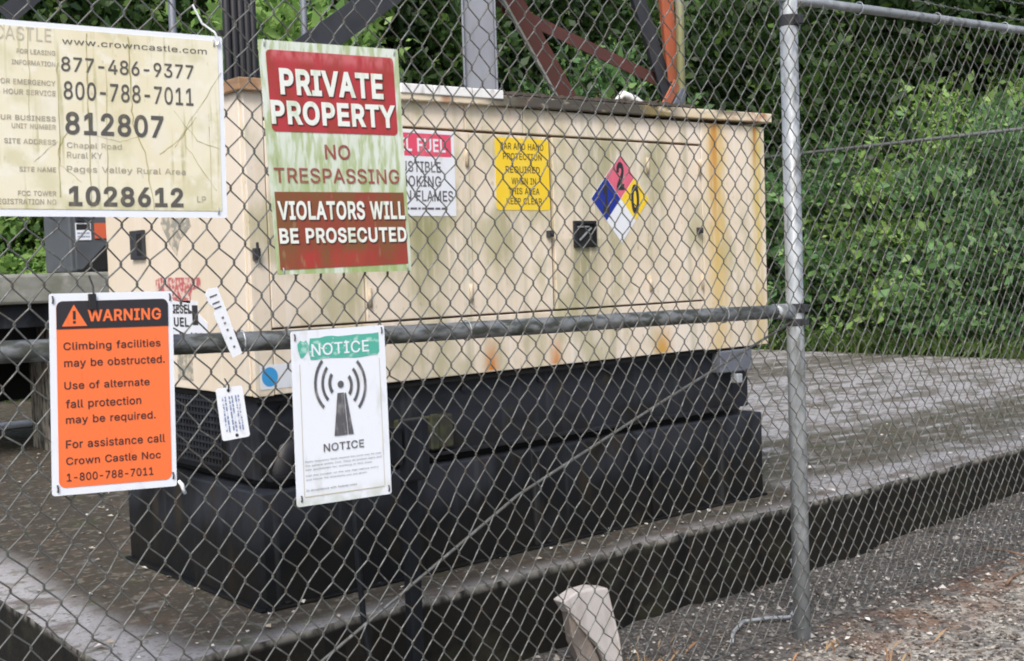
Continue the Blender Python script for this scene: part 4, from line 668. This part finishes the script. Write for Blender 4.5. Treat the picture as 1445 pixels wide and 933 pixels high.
F = eflat(4.42, 4.16, 1.58, 1.76); edecal('worn_mark', F, 'decal_grey', [(.1, 0), (.9, .1), (1, .4), (.6, .7), (.5, 1), (.3, .8), (0, .3)])
F = eflat(4.33, 4.20, 1.11, 1.22); edecal('worn_mark', F, 'decal_grey')
# skid and tank
B('skid_frame', 'skid_steel', gen, 2.03, 4.62, 3.775, 4.88, .772, 1.066, bevel=.006)
B('skid_frame', 'black_steel', gen, 4.6205, 4.80, 3.83, 4.86, .76, 1.068, bevel=.006)
b = MB(); b.box(2.02, 4.78, 3.742, 4.92, 1.055, 1.0705); b.build('skid_flange', 'gap_black', gen)
b = MB(); b.box(2.05, 4.62, 3.738, 3.7749, .772, .786); b.build('skid_ledge', 'skid_steel', gen, bevel=.002)
b = MB(); b.box(4.46, 4.70, 3.72, 3.7745, .955, 1.06); b.build('lifting_bracket', 'pole', gen, bevel=.006)
b = MB(); b.box(4.56, 4.60, 3.70, 3.745, .90, .945); b.build('lifting_bracket', 'galv', gen, bevel=.006)
b = MB(); b.box(2.60, 2.86, 3.735, 3.7745, .80, .93); b.box(2.74, 2.78, 3.72, 3.7345, .80, .94); b.build('junction_box', 'moss_steel', gen, bevel=.008)
tank = B('fuel_tank', 'black_steel', gen, 1.995, 4.76, 3.715, 4.86, ZP + .004, .742, bevel=.008)
B('tank_neck', 'gap_black', gen, 2.08, 4.68, 3.80, 4.82, .7425, .7715)
b = MB()
for x in (2.62, 3.24, 3.95, 4.42): b.box(x, x + .05, 3.698, 3.7149, .345, .735)
b.box(2.0, 4.76, 3.690, 3.7149, ZP + .002, ZP + .012); b.box(1.97, 1.9949, 3.70, 4.86, ZP + .002, ZP + .012)
b.build('tank_rib', 'black_steel', gen, bevel=.003)
for x in np.arange(2.08, 4.75, .31): b = MB(); b.tube([(x, 3.7045, .347), (x, 3.7045, .352)], .011, 6); b.build('bolt', 'skid_steel', gen)
for x in np.arange(2.12, 4.60, .41): b = MB(); b.tube([(x, 3.776, 1.02), (x, 3.764, 1.02)], .012, 6); b.build('bolt', 'skid_steel', gen)
for i, x in ((1, 2.4845), (1, 2.962), (3, 3.995), (4, 4.349)):
    for z in (1.40, 1.93):
        b = MB(); b.tube([(x, GY - .008, z - .035), (x, GY - .008, z + .035)], .0075, 8); b.build('hinge', 'hinge_cream', doors[i], smooth=True)
b = MB()
for x, y, r_ in ((2.12, 3.80, .05), (2.3, 3.76, .03)): b.tube([(x, y, .74), (x, y, .80), (x + .02, y, .86), (x + .1, y + .02, .90)], r_, 12)
b.build('hose', 'cable', gen, smooth=True)
# discharge grille low on the end
b = MB(); ya, yb, z0, z1 = 4.02, 4.72, .80, 1.05
for y in np.arange(ya, yb, .026): b.box(2.012, 2.017, y, y + .008, z0, z1)
for z in np.arange(z0, z1, .026): b.box(2.010, 2.0155, ya, yb, z, z + .008)
b.build('grille', 'skid_steel', gen); B('grille_backing', 'gap_black', gen, 2.018, 2.0295, ya, yb, z0, z1)
# mossy block standing at the far end
b = MB(); b.box(4.86, 5.02, 4.05, 4.22, ZP, .93, taper=.01); b.box(4.85, 5.03, 4.04, 4.23, .75, .90)
tag(b.build('support_block', 'moss_steel', bevel=.02), 'moss covered support block at the far end of the generator', 'block')
# debris on the roof
b = MB(); z = 2.20
b.tube([(3.55, 3.80, z), (3.74, 3.79, z + .008), (3.86, 3.78, z + .012)], .007, 6); b.tube([(3.86, 3.78, z + .012), (3.90, 3.775, z + .045), (3.97, 3.77, z + .025), (4.05, 3.765, z - .005)], [.010, .018, .020, .012], 7); b.tube([(3.93, 3.78, z + .03), (4.06, 3.80, z + .01), (4.13, 3.80, z)], .008, 6)
tag(b.build('dead_branch', 'roof_white', smooth=True), 'pale broken branch lying on the generator roof', 'branch')
b = MB(); r6 = random.Random(4)
for i in range(26):
    x = r6.uniform(3.6, 4.25); y = r6.uniform(3.71, 3.78); zz = 2.178 + rz(x); a = r6.uniform(0, 6.28); L = r6.uniform(.03, .09)
    b.tube([(x, y, zz), (x + L * math.cos(a), y + L * math.sin(a) * .4, zz + r6.uniform(-.02, .03))], .003, 4)
tag(b.build('twig_debris', 'twig'), 'dark twigs and leaf debris along the generator roof edge', 'twigs', kind='stuff')

# ------------------------------------------------------------------ posts, conduits, stake
s = thing('strut_post', 'dark steel strut post with a switch box before the fuel tank', 'post', (2.325, 3.28, 0))
b = MB(); b.box(2.300, 2.345, 3.27, 3.31, -.05, 1.0); b.build('strut', 'strut', s, bevel=.003)
b = MB(); b.box(2.272, 2.366, 3.225, 3.269, .80, 1.005); b.build('switch_box', 'skid_steel', s, bevel=.006)
b = MB(); b.box(2.25, 2.262, 3.235, 3.30, .86, .98); b.build('bracket', 'strut', s)
b = MB(); b.tube([(2.110, 3.30, 1.0), (2.112, 3.30, .6), (2.122, 3.29, .35), (2.14, 3.27, .15), (2.15, 3.26, -.03)], .010, 8)
tag(b.build('conduit', 'strut', smooth=True), 'thin grey conduit running down behind the notice sign', 'conduit')
# cut wooden stake: a broad leaning slab, pale face, hollow underside
s = thing('cut_stake', 'pale cut wooden stake leaning out of the gravel by the pad', 'stake', (3.13, 3.14, 0))
b = MB(); f = [(3.125, 3.12, -.05), (3.165, 3.12, -.05), (3.10, 3.15, .300), (2.875, 3.15, .307), (2.93, 3.12, .19), (3.06, 3.11, .06)]
f = [(3.10, 3.13, -.04), (3.17, 3.14, -.04), (3.150, 3.14, .10), (3.105, 3.15, .295), (3.03, 3.155, .312), (2.95, 3.155, .312), (2.868, 3.145, .292), (2.935, 3.14, .20), (3.03, 3.13, .09)]
b.prism(f, (.03, .085, -.01)); b.build('face', 'stump', s, bevel=.006)
b = MB(); b.prism([(2.90, 3.158, .275), (3.02, 3.150, .10), (3.09, 3.15, -.04), (2.99, 3.15, -.04), (2.925, 3.158, .12)], (.03, .07, 0)); b.build('underside', 'stump_side', s, bevel=.008)
# loose wire end on the ground beside the post
b = MB(); b.tube([(3.60, 2.98, .012), (3.68, 3.04, .020), (3.80, 3.085, .030), (3.93, 3.06, .022), (4.02, 3.02, .014), (4.09, 3.02, .055), (4.13, 3.05, .14), (4.20, 3.14, .20)], .008, 7)
tag(b.build('loose_wire', 'galv', smooth=True), 'bent grey wire lying on the gravel beside the fence post', 'wire')

# ------------------------------------------------------------------ tower and poles behind the generator
def steel_column(x, y, wd, dp, z0, z1, rot):
    b = MB(); c, s_ = math.cos(rot), math.sin(rot)
    def bx(u0, u1, v0, v1):
        o = len(b.v); vs = [(x + u * c - v * s_, y + u * s_ + v * c, z) for z in (z0, z1) for u, v in ((u0, v0), (u1, v0), (u1, v1), (u0, v1))]
        b.add(vs, [(0, 3, 2, 1), (4, 5, 6, 7), (0, 1, 5, 4), (1, 2, 6, 5), (2, 3, 7, 6), (3, 0, 4, 7)])
    bx(-wd / 2, wd / 2, -.006, .006); bx(-wd / 2 - .012, -wd / 2 - .0002, -dp / 2, dp / 2); bx(wd / 2 + .0002, wd / 2 + .012, -dp / 2, dp / 2); return b
tag(steel_column(4.50, 5.50, .175, .10, ZP, 5.2, R_(-38)).build('steel_column', 'pole', bevel=.002), 'grey galvanized steel column rising behind the generator roof', 'column')
tw = thing('lattice_tower', 'lattice tower base with rust red and dark braces behind the generator', 'tower', (6.2, 7.2, ZP))
TY = 6.0
def L3(p, q, ext0, ext1):
    p, q = Vector(p), Vector(q); d = q - p; return p - d * ext0, q + d * ext1
p, q = L3((5.212, TY, 3.227), (5.640, TY, 2.66), 3.2, 3.6); b = MB(); b.angle(p, q, .13, .012, (.85, -.2, .55), (.2, .95, 0)); b.build('brace', 'rust', tw)
b = MB(); d = (q - p).normalized(); o = Vector((-.085, -.03, -.065)); b.bar(p + o, q + o, .018, .02, (1, 0, 0)); b.build('brace_edge', 'old_concrete', tw)
p, q = L3((5.470, TY + .1, 3.135), (6.586, TY + .1, 2.853), .25, .06); b = MB(); b.angle(p, q, .09, .01, (0, .1, 1), (0, 1, 0)); b.build('brace', 'rust', tw)
p, q = L3((6.44, TY + .05, 3.40), (6.68, TY + .05, 2.85), 3, 1.2); b = MB(); b.angle(p, q, .13, .012, (1, 0, .4), (0, 1, 0)); b.build('brace', 'dark_steel', tw)
p, q = L3((6.69, TY, 3.40), (6.73, TY, 2.98), 4, .4); b = MB(); b.angle(p, q, .12, .012, (1, 0, 0), (0, 1, 0)); b.build('leg', 'orange_leg', tw)
b = MB(); b.tube([(6.72, TY - .06, ZP), (6.755, TY - .06, 3.1), (6.79, TY - .06, 5.5)], .032, 14); b.build('leg', 'olive_pole', tw, smooth=True)
p, q = L3((6.66, TY - .1, 2.78), (6.50, TY - .12, 2.60), 0, 6); b = MB(); b.bar(p, q, .075, .014, (1, .2, -1)); b.build('foot_brace', 'orange_leg', tw)
b = MB(); o = Vector((.075, 0, -.05)); b.bar(p + o, q + o, .07, .014, (1, .2, -1)); b.build('foot_brace', 'pole', tw)
p, q = L3((3.70, TY, 2.80), (4.12, TY, 3.09), 1.9, 6); b = MB(); b.angle(p, q, .17, .014, (.55, 0, -.8), (0, 1, .2)); b.build('brace', 'dark_steel', tw)
p, q = L3((2.25, TY, 3.02), (2.36, TY, 3.12), 2.5, 14); b = MB(); b.angle(p, q, .09, .012, (.6, 0, -.8), (0, 1, .2)); b.build('brace', 'dark_steel', tw)
cb = thing('coax_cable_run', 'bundle of black coax cables rising behind the left end of the generator', 'cables', (3.2, 6.0, ZP))
for i in range(5):
    b = MB(); x = 3.145 + i * .040; b.tube([(x, 6.0 + .01 * (i % 2), ZP), (x + .004 * math.sin(i), 6.0, 2.6), (x, 6.0, 5.6)], .0215, 10); b.build('cable', 'cable', cb, smooth=True)
b = MB()
for z in np.arange(.8, 5.5, .5): b.box(3.115, 3.335, 6.03, 6.05, z, z + .03)
b.build('hanger', 'dark_steel', cb)
for x, y, r_, zt, lab in ((3.72, 6.15, .019, 5.2, 'thin grey pipe pole between the cable bundle and the dark brace'), (4.23, 6.3, .017, 2.87, 'thin grey pipe pole right of the dark brace, its top showing'), (2.89, 6.12, .021, 4.5, 'thin grey pipe pole showing above the corner of the yellowed sign')):
    b = MB(); b.tube([(x, y, ZP), (x, y, zt)], r_, 10); tag(b.build('pipe_pole', 'pole', smooth=True), lab, 'pole', 'thin pipe poles behind the generator')

# ------------------------------------------------------------------ equipment at the left
pl = thing('concrete_platform', 'raised old concrete platform on dark steel beams left of the generator', 'platform', (3.0, 8.6, ZP))
b = MB(); b.box(.6, 4.3, 8.0, 9.6, 1.355, 1.552); b.build('slab', 'old_concrete', pl, bevel=.02)
b = MB(); b.box(.65, 4.25, 8.08, 8.16, 1.20, 1.354); b.box(.65, 4.25, 8.5, 8.6, .95, 1.354); b.build('beam', 'black_steel', pl, bevel=.004)
b = MB(); b.box(.65, 4.25, 8.07, 8.12, 1.00, 1.04); b.build('beam', 'moss_steel', pl)
for x in (1.0, 2.9, 4.0):
    b = MB(); b.box(x, x + .3, 8.3, 8.7, .2, 1.2); b.build('pier', 'pad_face', pl, bevel=.01)
B('void_shade_sheet', 'gap_black', pl, .65, 4.25, 9.3, 9.5, .62, 1.354)  # black sheet added to paint the shade of the void under the platform
cab = thing('equipment_cabinet', 'dark grey equipment cabinet with white and orange labels on the concrete platform', 'cabinet', (3.2, 8.5, 1.552))
b = MB(); b.box(3.02, 3.9, 8.12, 8.60, 1.555, 2.5); b.build('body', 'cab_grey', cab, bevel=.012)
b = MB(); b.box(3.05, 3.88, 8.10, 8.119, 1.57, 2.48); dr = b.build('door', 'cab_grey', cab, bevel=.006)
b = MB(); b.prism([(3.09, 8.098, 1.572), (3.285, 8.098, 1.765), (3.7, 8.098, 1.765), (3.7, 8.098, 1.572)], (0, .0015, 0)); b.build('opening', 'gap_black', cab)
def F(u, v, d=0): return Vector((3.055 + .105 * u, 8.094 - d, 1.885 - .115 * v))
b = MB(); b.prism([F(0, 0), F(1, 0), F(1, 1), F(0, 1)], (0, .003, 0)); lb = b.build('label_plate', 'plastic_white', cab)
b = MB(); rect(b, F, .05, .06, .95, .40, .001); b.build('label_header', 'tie_black', lb)
b = MB(); word_bars(b, F, .1, .9, .55, .1, .001, 2); word_bars(b, F, .1, .9, .75, .1, .001, 3); b.build('fine_print', 'blue_ink', lb)
b = MB(); b.box(3.185, 3.27, 8.092, 8.099, 1.78, 1.885); b.build('label_plate', 'cab_orange', cab)
b = MB(); b.box(3.06, 3.10, 8.08, 8.099, 1.90, 2.0); b.tube([(3.05, 8.08, 1.94), (3.13, 8.07, 1.94)], .012, 8); b.build('handle', 'dark_steel', cab)
b = MB(); b.tube([(.4, 9.85, .36), (1.6, 9.87, .362), (2.8, 9.9, .36), (4.0, 9.92, .36)], .03, 10)
tag(b.build('white_pipe', 'plastic_white', smooth=True), 'white plastic pipe lying on the yard below the platform', 'pipe')

# ------------------------------------------------------------------ back fence
bf = thing('back_fence', 'far chain link fence with a single top rail in front of the hedge', 'fence', (12.55, 7.5, .3))
XB = 12.55
b = MB(); b.tube([(XB, 2.5, 2.782), (XB, 12.4, 2.772)], .021, 10); b.build('top_rail', 'old_galv', bf, smooth=True)
for y in (3.2, 12.3):
    b = MB(); b.tube([(XB, y, 0), (XB, y, 2.85)], .03, 10); b.build('post', 'galv', bf, smooth=True)
b = MB(); WW, VV = .0735, .0925
for k in range(int(9.2 / (WW / 2))):
    ya = 3.2 + k * WW / 2; pts = []
    for j in range(int(2.4 / (VV / 2))): pts.append((XB - .02 + (.003 if j % 4 < 2 else -.003), ya + (WW / 2 if (j + k) % 2 else 0), .36 + j * VV / 2))
    b.tube(pts, .0014, 3, caps=False)
b.build('wire_mesh', 'dark_steel', bf)

# ------------------------------------------------------------------ vegetation
def np_mesh(name, verts, faces, material):
    me = bpy.data.meshes.new(name); nv, nf = len(verts), len(faces)
    me.vertices.add(nv); me.vertices.foreach_set('co', np.asarray(verts, 'f').ravel())
    me.loops.add(nf * 4); me.loops.foreach_set('vertex_index', np.asarray(faces, 'i').ravel())
    me.polygons.add(nf); me.polygons.foreach_set('loop_start', np.arange(nf) * 4)
    me.materials.append(M[material]); me.update(calc_edges=True); me.validate(); return me
def leaves(rng, cen, size, out=None, aspect=.5, droop=.3):
    n = len(cen); d = rng.normal(size=(n, 3))
    if out is not None: d = d * .8 + out * .9
    d[:, 2] -= droop; d /= np.linalg.norm(d, axis=1, keepdims=True)
    t = rng.normal(size=(n, 3)); t[:, 2] *= .5; s = np.cross(d, t); s /= np.linalg.norm(s, axis=1, keepdims=True) + 1e-9
    nr = np.cross(d, s); L = (size * rng.uniform(.65, 1.35, n))[:, None]
    v = np.stack([cen, cen + d * L * .5 + s * L * aspect * .5 + nr * L * .08, cen + d * L, cen + d * L * .5 - s * L * aspect * .5 + nr * L * .08], 1)
    return v.reshape(-1, 3), np.arange(4 * n).reshape(n, 4)
def crown(seed, rx, rz_, zc, nclump, per, size, csig, mat_, sprouts=0):
    rng = np.random.default_rng(seed); P = []; O = []
    dirs = rng.normal(size=(nclump, 3)); dirs /= np.linalg.norm(dirs, axis=1, keepdims=True)
    rad = rng.uniform(.45, 1.08, nclump) ** .6
    for d, r in zip(dirs, rad):
        c = np.array([d[0] * rx * r, d[1] * rx * r, zc + d[2] * rz_ * r]); m_ = int(per * rng.uniform(.5, 1.4)); sg = csig * rng.uniform(.6, 1.3)
        p = c + rng.normal(size=(m_, 3)) * sg * np.array([1, 1, .6]); P.append(p)
        o = p - np.array([0, 0, zc - .3 * rz_]); O.append(o / (np.linalg.norm(o, axis=1, keepdims=True) + 1e-6))
    P = np.concatenate(P); O = np.concatenate(O)
    k = P[:, 2] > .03; P = P[k]; O = O[k]
    v, f = leaves(rng, P, size * (1 if not sprouts else rng.choice((.75, 1, 1.5), len(P))), O)
    for _ in range(sprouts):
        a, r = rng.uniform(0, 6.28), rx * rng.uniform(.1, .85); h = rng.uniform(.25, .6); st = np.array([r * math.cos(a), r * math.sin(a), zc + rz_ * math.sqrt(1 - (r / rx) ** 2) * .9])
        ln = np.array([rng.normal() * .12, rng.normal() * .12, h]); nl = int(rng.integers(12, 24)); t = rng.uniform(0, 1, nl)[:, None]
        c = st + ln * t; o = rng.normal(size=(nl, 3)); o[:, 2] = .5; o /= np.linalg.norm(o, axis=1, keepdims=True)
        v2, f2 = leaves(rng, c, size * 1.5, o, .38, .0); f = np.concatenate([f, f2 + len(v)]); v = np.concatenate([v, v2])
    return np_mesh('crown', v, f, mat_), (dirs, rad)
def trunk_mesh(seed, h, r, limbs, zc, rx, rz_):
    r_ = random.Random(seed); b = MB(); p = Vector((0, 0, -.3)); pts = [p]; rs = [r * 1.3]
    for i in range(1, 7): pts.append(Vector((r_.uniform(-.12, .12), r_.uniform(-.12, .12), h * i / 6))); rs.append(r * (1 - i / 7.5))
    b.tube(pts, rs, 9)
    for i in range(limbs):
        st = pts[r_.randint(2, 5)]; a = r_.uniform(0, 6.28); L = r_.uniform(.5, .95) * rx; e = st + Vector((math.cos(a) * L, math.sin(a) * L, r_.uniform(.1, .6) * rx))
        md = (st + e) / 2 + Vector((0, 0, .12 * L)); b.tube([st, md, e], [r * .4, r * .25, r * .08], 6)
    me = bpy.data.meshes.new('trunk'); me.from_pydata(b.v, [], b.f); me.materials.append(M['bark']); return me
def plant(name, label, cat, loc, rot, scl, cm, tm, group):
    o = bpy.data.objects.new(name, None); COL.objects.link(o); o.location = loc; o.rotation_euler.z = rot; o.scale = scl if isinstance(scl, tuple) else (scl,) * 3
    ORG[o.name] = loc; tag(o, label, cat, group)
    for nm, me in (('crown', cm), ('trunk', tm)):
        c = bpy.data.objects.new(nm, me); COL.objects.link(c); c.parent = o
    return o
T = []
for i, mt_ in enumerate(('leaf_dark', 'leaf_dark', 'leaf_mid')):
    cm, _ = crown(20 + i, 2.5, 3.6, 4.2, 140, 240, .155, .40, mt_); T.append((cm, trunk_mesh(30 + i, 7.2, .16, 9, 4.2, 2.5, 3.6)))
S = []
for i, mt_ in enumerate(('leaf_mid', 'leaf_mid', 'leaf_light', 'leaf_deep')):
    cm, _ = crown(40 + i, 1.0, 1.25, 1.25, 75, 250, .082, .17, mt_, 26); S.append((cm, trunk_mesh(50 + i, 1.8, .035, 8, 1.2, 1.0, 1.2)))
def pol(deg, r): return r * math.cos(R_(deg)), r * math.sin(R_(deg))
rt = random.Random(12)
for deg, r, k, sc_ in ((25, 19, 0, 1), (29.5, 18.5, 1, 1.05), (33.5, 19.5, 0, 1), (37.5, 18.6, 1, .95), (41, 19, 0, 1.05), (44.5, 19.2, 2, .9), (48, 18.4, 1, 1), (51.5, 17.6, 0, .95), (55, 17.8, 1, 1), (59, 16.6, 0, .95), (63, 16.8, 2, .85), (67, 15.8, 1, .9), (71, 15.6, 0, .9), (75, 15.8, 1, 1),
                       (27, 23, 1, 1.2), (32, 23.5, 0, 1.2), (36, 23, 0, 1.25), (40, 23.5, 1, 1.2), (45, 23, 0, 1.2), (49.5, 22.5, 0, 1.2), (54, 22.5, 1, 1.2), (58.5, 21.5, 0, 1.15), (65, 21.5, 1, 1.1), (70, 20.5, 0, 1.1), (21, 21, 0, 1.1), (79, 17, 0, 1)):
    x, y = pol(deg, r)
    lab = 'bushy mid green tree among the darker trees behind the yard' if k == 2 else 'dark green leafy tree in the dense wood behind the yard'
    plant('woodland_tree', lab, 'tree', (x, y, gz(x, y) - .9 * sc_), rt.uniform(0, 6.28), sc_, *T[k], group='trees of the wood behind the yard')
# hedge along the back fence and shrubs at the edge of the wood
for i, (x, y, k, sc_) in enumerate(((13.6, 4.6, 1, 1.25), (13.7, 5.9, 0, 1.2), (13.5, 7.0, 1, 1.15), (13.7, 8.2, 2, 1.15), (13.6, 9.3, 0, 1.2), (13.8, 10.4, 1, 1.1), (13.6, 11.6, 0, 1.1), (14.9, 5.2, 2, 1.35), (15.0, 6.4, 2, 1.28), (14.9, 7.5, 2, 1.38), (15.0, 8.7, 2, 1.32), (15.1, 10.2, 1, 1.25))):
    plant('hedge_shrub', 'leafy green shrub of the hedge behind the far fence' if k != 2 else 'yellow green shrub of the hedge behind the far fence', 'shrub', (x, y, gz(x, y) - .08), rt.uniform(0, 6.28), (sc_, sc_, sc_ * rt.uniform(.95, 1.05)), *S[k], group='shrubs of the hedge behind the far fence')
for i, (deg, r, k, sc_) in enumerate(((74, 13.6, 2, 1.0), (71, 14.2, 3, 1.0), (67.5, 13.8, 2, .95), (64, 14.6, 3, 1.25), (61, 14.6, 2, 1.75), (57, 15.2, 3, 1.4), (53, 15.8, 3, 1.2), (49, 16.6, 3, 1.3), (45.2, 16.2, 1, 1.5), (42, 16.6, 3, 1.3))):
    x, y = pol(deg, r)
    plant('woodland_shrub', 'pale green shrub at the edge of the wood beyond the yard' if k == 2 else 'deep green shrub at the edge of the wood beyond the yard' if k == 3 else 'mid green shrub at the edge of the wood beyond the yard', 'shrub', (x, y, gz(x, y) - .05), rt.uniform(0, 6.28), sc_, *S[k], group='shrubs at the edge of the wood')

# ------------------------------------------------------------------ ground cover (uncountable)
def ground_z(x, y):
    if x > 1.39 and y > 3.43: return ZP
    return gz(x, y)
rng = np.random.default_rng(8)
cen = []; 
for _ in range(26000):
    x, y = rng.uniform(1.2, 9), rng.uniform(1.2, 3.42)
    cen.append((x, y))
cen = np.array(cen); vs = []; fs = []
ico = np.array([(1, 0, 0), (-1, 0, 0), (0, 1, 0), (0, -1, 0), (0, 0, 1), (0, 0, -1)], float); icf = [(0, 2, 4), (2, 1, 4), (1, 3, 4), (3, 0, 4), (2, 0, 5), (1, 2, 5), (3, 1, 5), (0, 3, 5)]
st = MB()
for x, y in cen:
    sz = rng.uniform(.003, .010) * (2.3 if rng.random() < .06 else 1); z = gz(x, y) + sz * .2
    q = ico * rng.uniform(.6, 1.4, (6, 3)) * sz * np.array([1, 1, .6]); a = rng.uniform(0, 6.28); c_, s_ = math.cos(a), math.sin(a)
    st.add([(x + p[0] * c_ - p[1] * s_, y + p[0] * s_ + p[1] * c_, z + p[2]) for p in q], icf)
tag(st.build('gravel', 'stone'), 'grey and brown gravel scattered before the concrete pad', 'gravel', kind='stuff')
def scatter_leaves(name, material, label, cat, pts, size, lift=.004, aspect=.45, seed=1):
    r = np.random.default_rng(seed); n = len(pts); c = np.array([(x, y, ground_z(x, y) + lift + r.uniform(0, .006)) for x, y in pts])
    a = r.uniform(0, 6.28, n); d = np.stack([np.cos(a), np.sin(a), r.uniform(-.15, .35, n)], 1); s_ = np.stack([-np.sin(a), np.cos(a), r.uniform(-.35, .35, n)], 1)
    L = (size * r.uniform(.5, 1.5, n))[:, None]; up = np.array([0, 0, 1.])
    v = np.stack([c, c + d * L * .5 + s_ * L * aspect * .5 + up * L * .1, c + d * L, c + d * L * .5 - s_ * L * aspect * .5 + up * L * .1], 1).reshape(-1, 3)
    me = np_mesh(name, v, np.arange(4 * n).reshape(n, 4), material); o = bpy.data.objects.new(name, me); COL.objects.link(o); return tag(o, label, cat, kind='stuff')
pts = []
r8 = random.Random(11)
while len(pts) < 9000:
    x, y = r8.uniform(1.5, 8.5), r8.uniform(1.5, 3.4)
    dens = .10 + .9 * (1 if y < 2.72 + .08 * math.sin(x * 5) else max(0, 1 - (y - 2.72) / .12)) * min(max((x - 3.2) / .5, 0), 1)
    if r8.random() < dens: pts.append((x, y))
scatter_leaves('leaf_litter', 'litter', 'dry brown leaf litter and bark scraps on the ground before the fence', 'leaf litter', pts, .021)
pts = [(r8.uniform(1.4, 11), r8.uniform(3.45, 9)) for _ in range(2200)]
scatter_leaves('fallen_leaves', 'litter', 'small brown leaves scattered over the mossy concrete pad', 'leaves', pts, .022, seed=3)
pts = [(r8.uniform(1.4, 9), r8.choice((r8.uniform(3.44, 3.75), r8.uniform(3.44, 8)))) for _ in range(420)] + [(r8.uniform(2.5, 7), r8.uniform(1.6, 3.4)) for _ in range(160)]
scatter_leaves('fallen_petals', 'specks', 'small pale petals and chips on the concrete pad', 'petals', pts, .022, seed=4, aspect=.7)
# grass strip below the hedge, dry sprigs by the stake and the post
def blades(name, material, label, cat, pts, h, seed, lean=.5):
    r = np.random.default_rng(seed); n = len(pts); c = np.array([(x, y, ground_z(x, y) - .005) for x, y in pts]); a = r.uniform(0, 6.28, n); l = r.uniform(.1, lean, n)
    d = np.stack([np.cos(a) * l, np.sin(a) * l, np.ones(n)], 1); s_ = np.stack([-np.sin(a), np.cos(a), np.zeros(n)], 1); L = (h * r.uniform(.5, 1.4, n))[:, None]; wv = L * .035 + .0015
    v = np.stack([c - s_ * wv, c + s_ * wv, c + d * L * .6 + s_ * wv * .7, c + d * L * np.array([1.25, 1.25, .9])], 1).reshape(-1, 3)
    me = np_mesh(name, v, np.arange(4 * n).reshape(n, 4), material); o = bpy.data.objects.new(name, me); COL.objects.link(o); return tag(o, label, cat, kind='stuff')
pts = [(r8.gauss(12.75, .22), r8.uniform(4, 12)) for _ in range(7000)] + [(r8.uniform(2, 12), r8.gauss(12.5, .2)) for _ in range(5000)]
blades('grass', 'grass', 'green grass and weeds along the foot of the hedge', 'grass', pts, .22, 5, 1.0)
pts = [(r8.gauss(3.12, .06), r8.gauss(3.05, .03)) for _ in range(70)] + [(r8.gauss(3.42, .1), r8.gauss(3.15, .08)) for _ in range(16)] + [(r8.gauss(3.75, .2), r8.gauss(2.55, .12)) for _ in range(40)]
blades('dry_sprigs', 'dry_grass', 'dry orange brown sprigs beside the cut stake and fence post', 'dry grass', pts, .055, 6, .8)
# twigs
for x, y, a, L, r_, lab in ((5.05, 2.62, .35, .30, .008, 'dark twig lying on the ground right of the fence post'), (5.5, 2.75, 1.9, .26, .006, 'pale twig on the leaf litter at the right'), (6.1, 2.9, .1, .34, .007, 'long brown twig on the litter at the far right'), (5.9, 2.55, -.5, .28, .006, 'short reddish twig on the litter at the far right')):
    b = MB(); z = gz(x, y) + .012; pts = [(x, y, z)]
    for i in range(1, 5): a += rt.uniform(-.25, .25); pts.append((pts[-1][0] + math.cos(a) * L / 4, pts[-1][1] + math.sin(a) * L / 4, gz(pts[-1][0], pts[-1][1]) + .012 + rt.uniform(0, .02)))
    b.tube(pts, [r_, r_ * .9, r_ * .8, r_ * .6, r_ * .3], 6); tag(b.build('twig', 'twig', smooth=True), lab, 'twig', 'twigs on the ground')
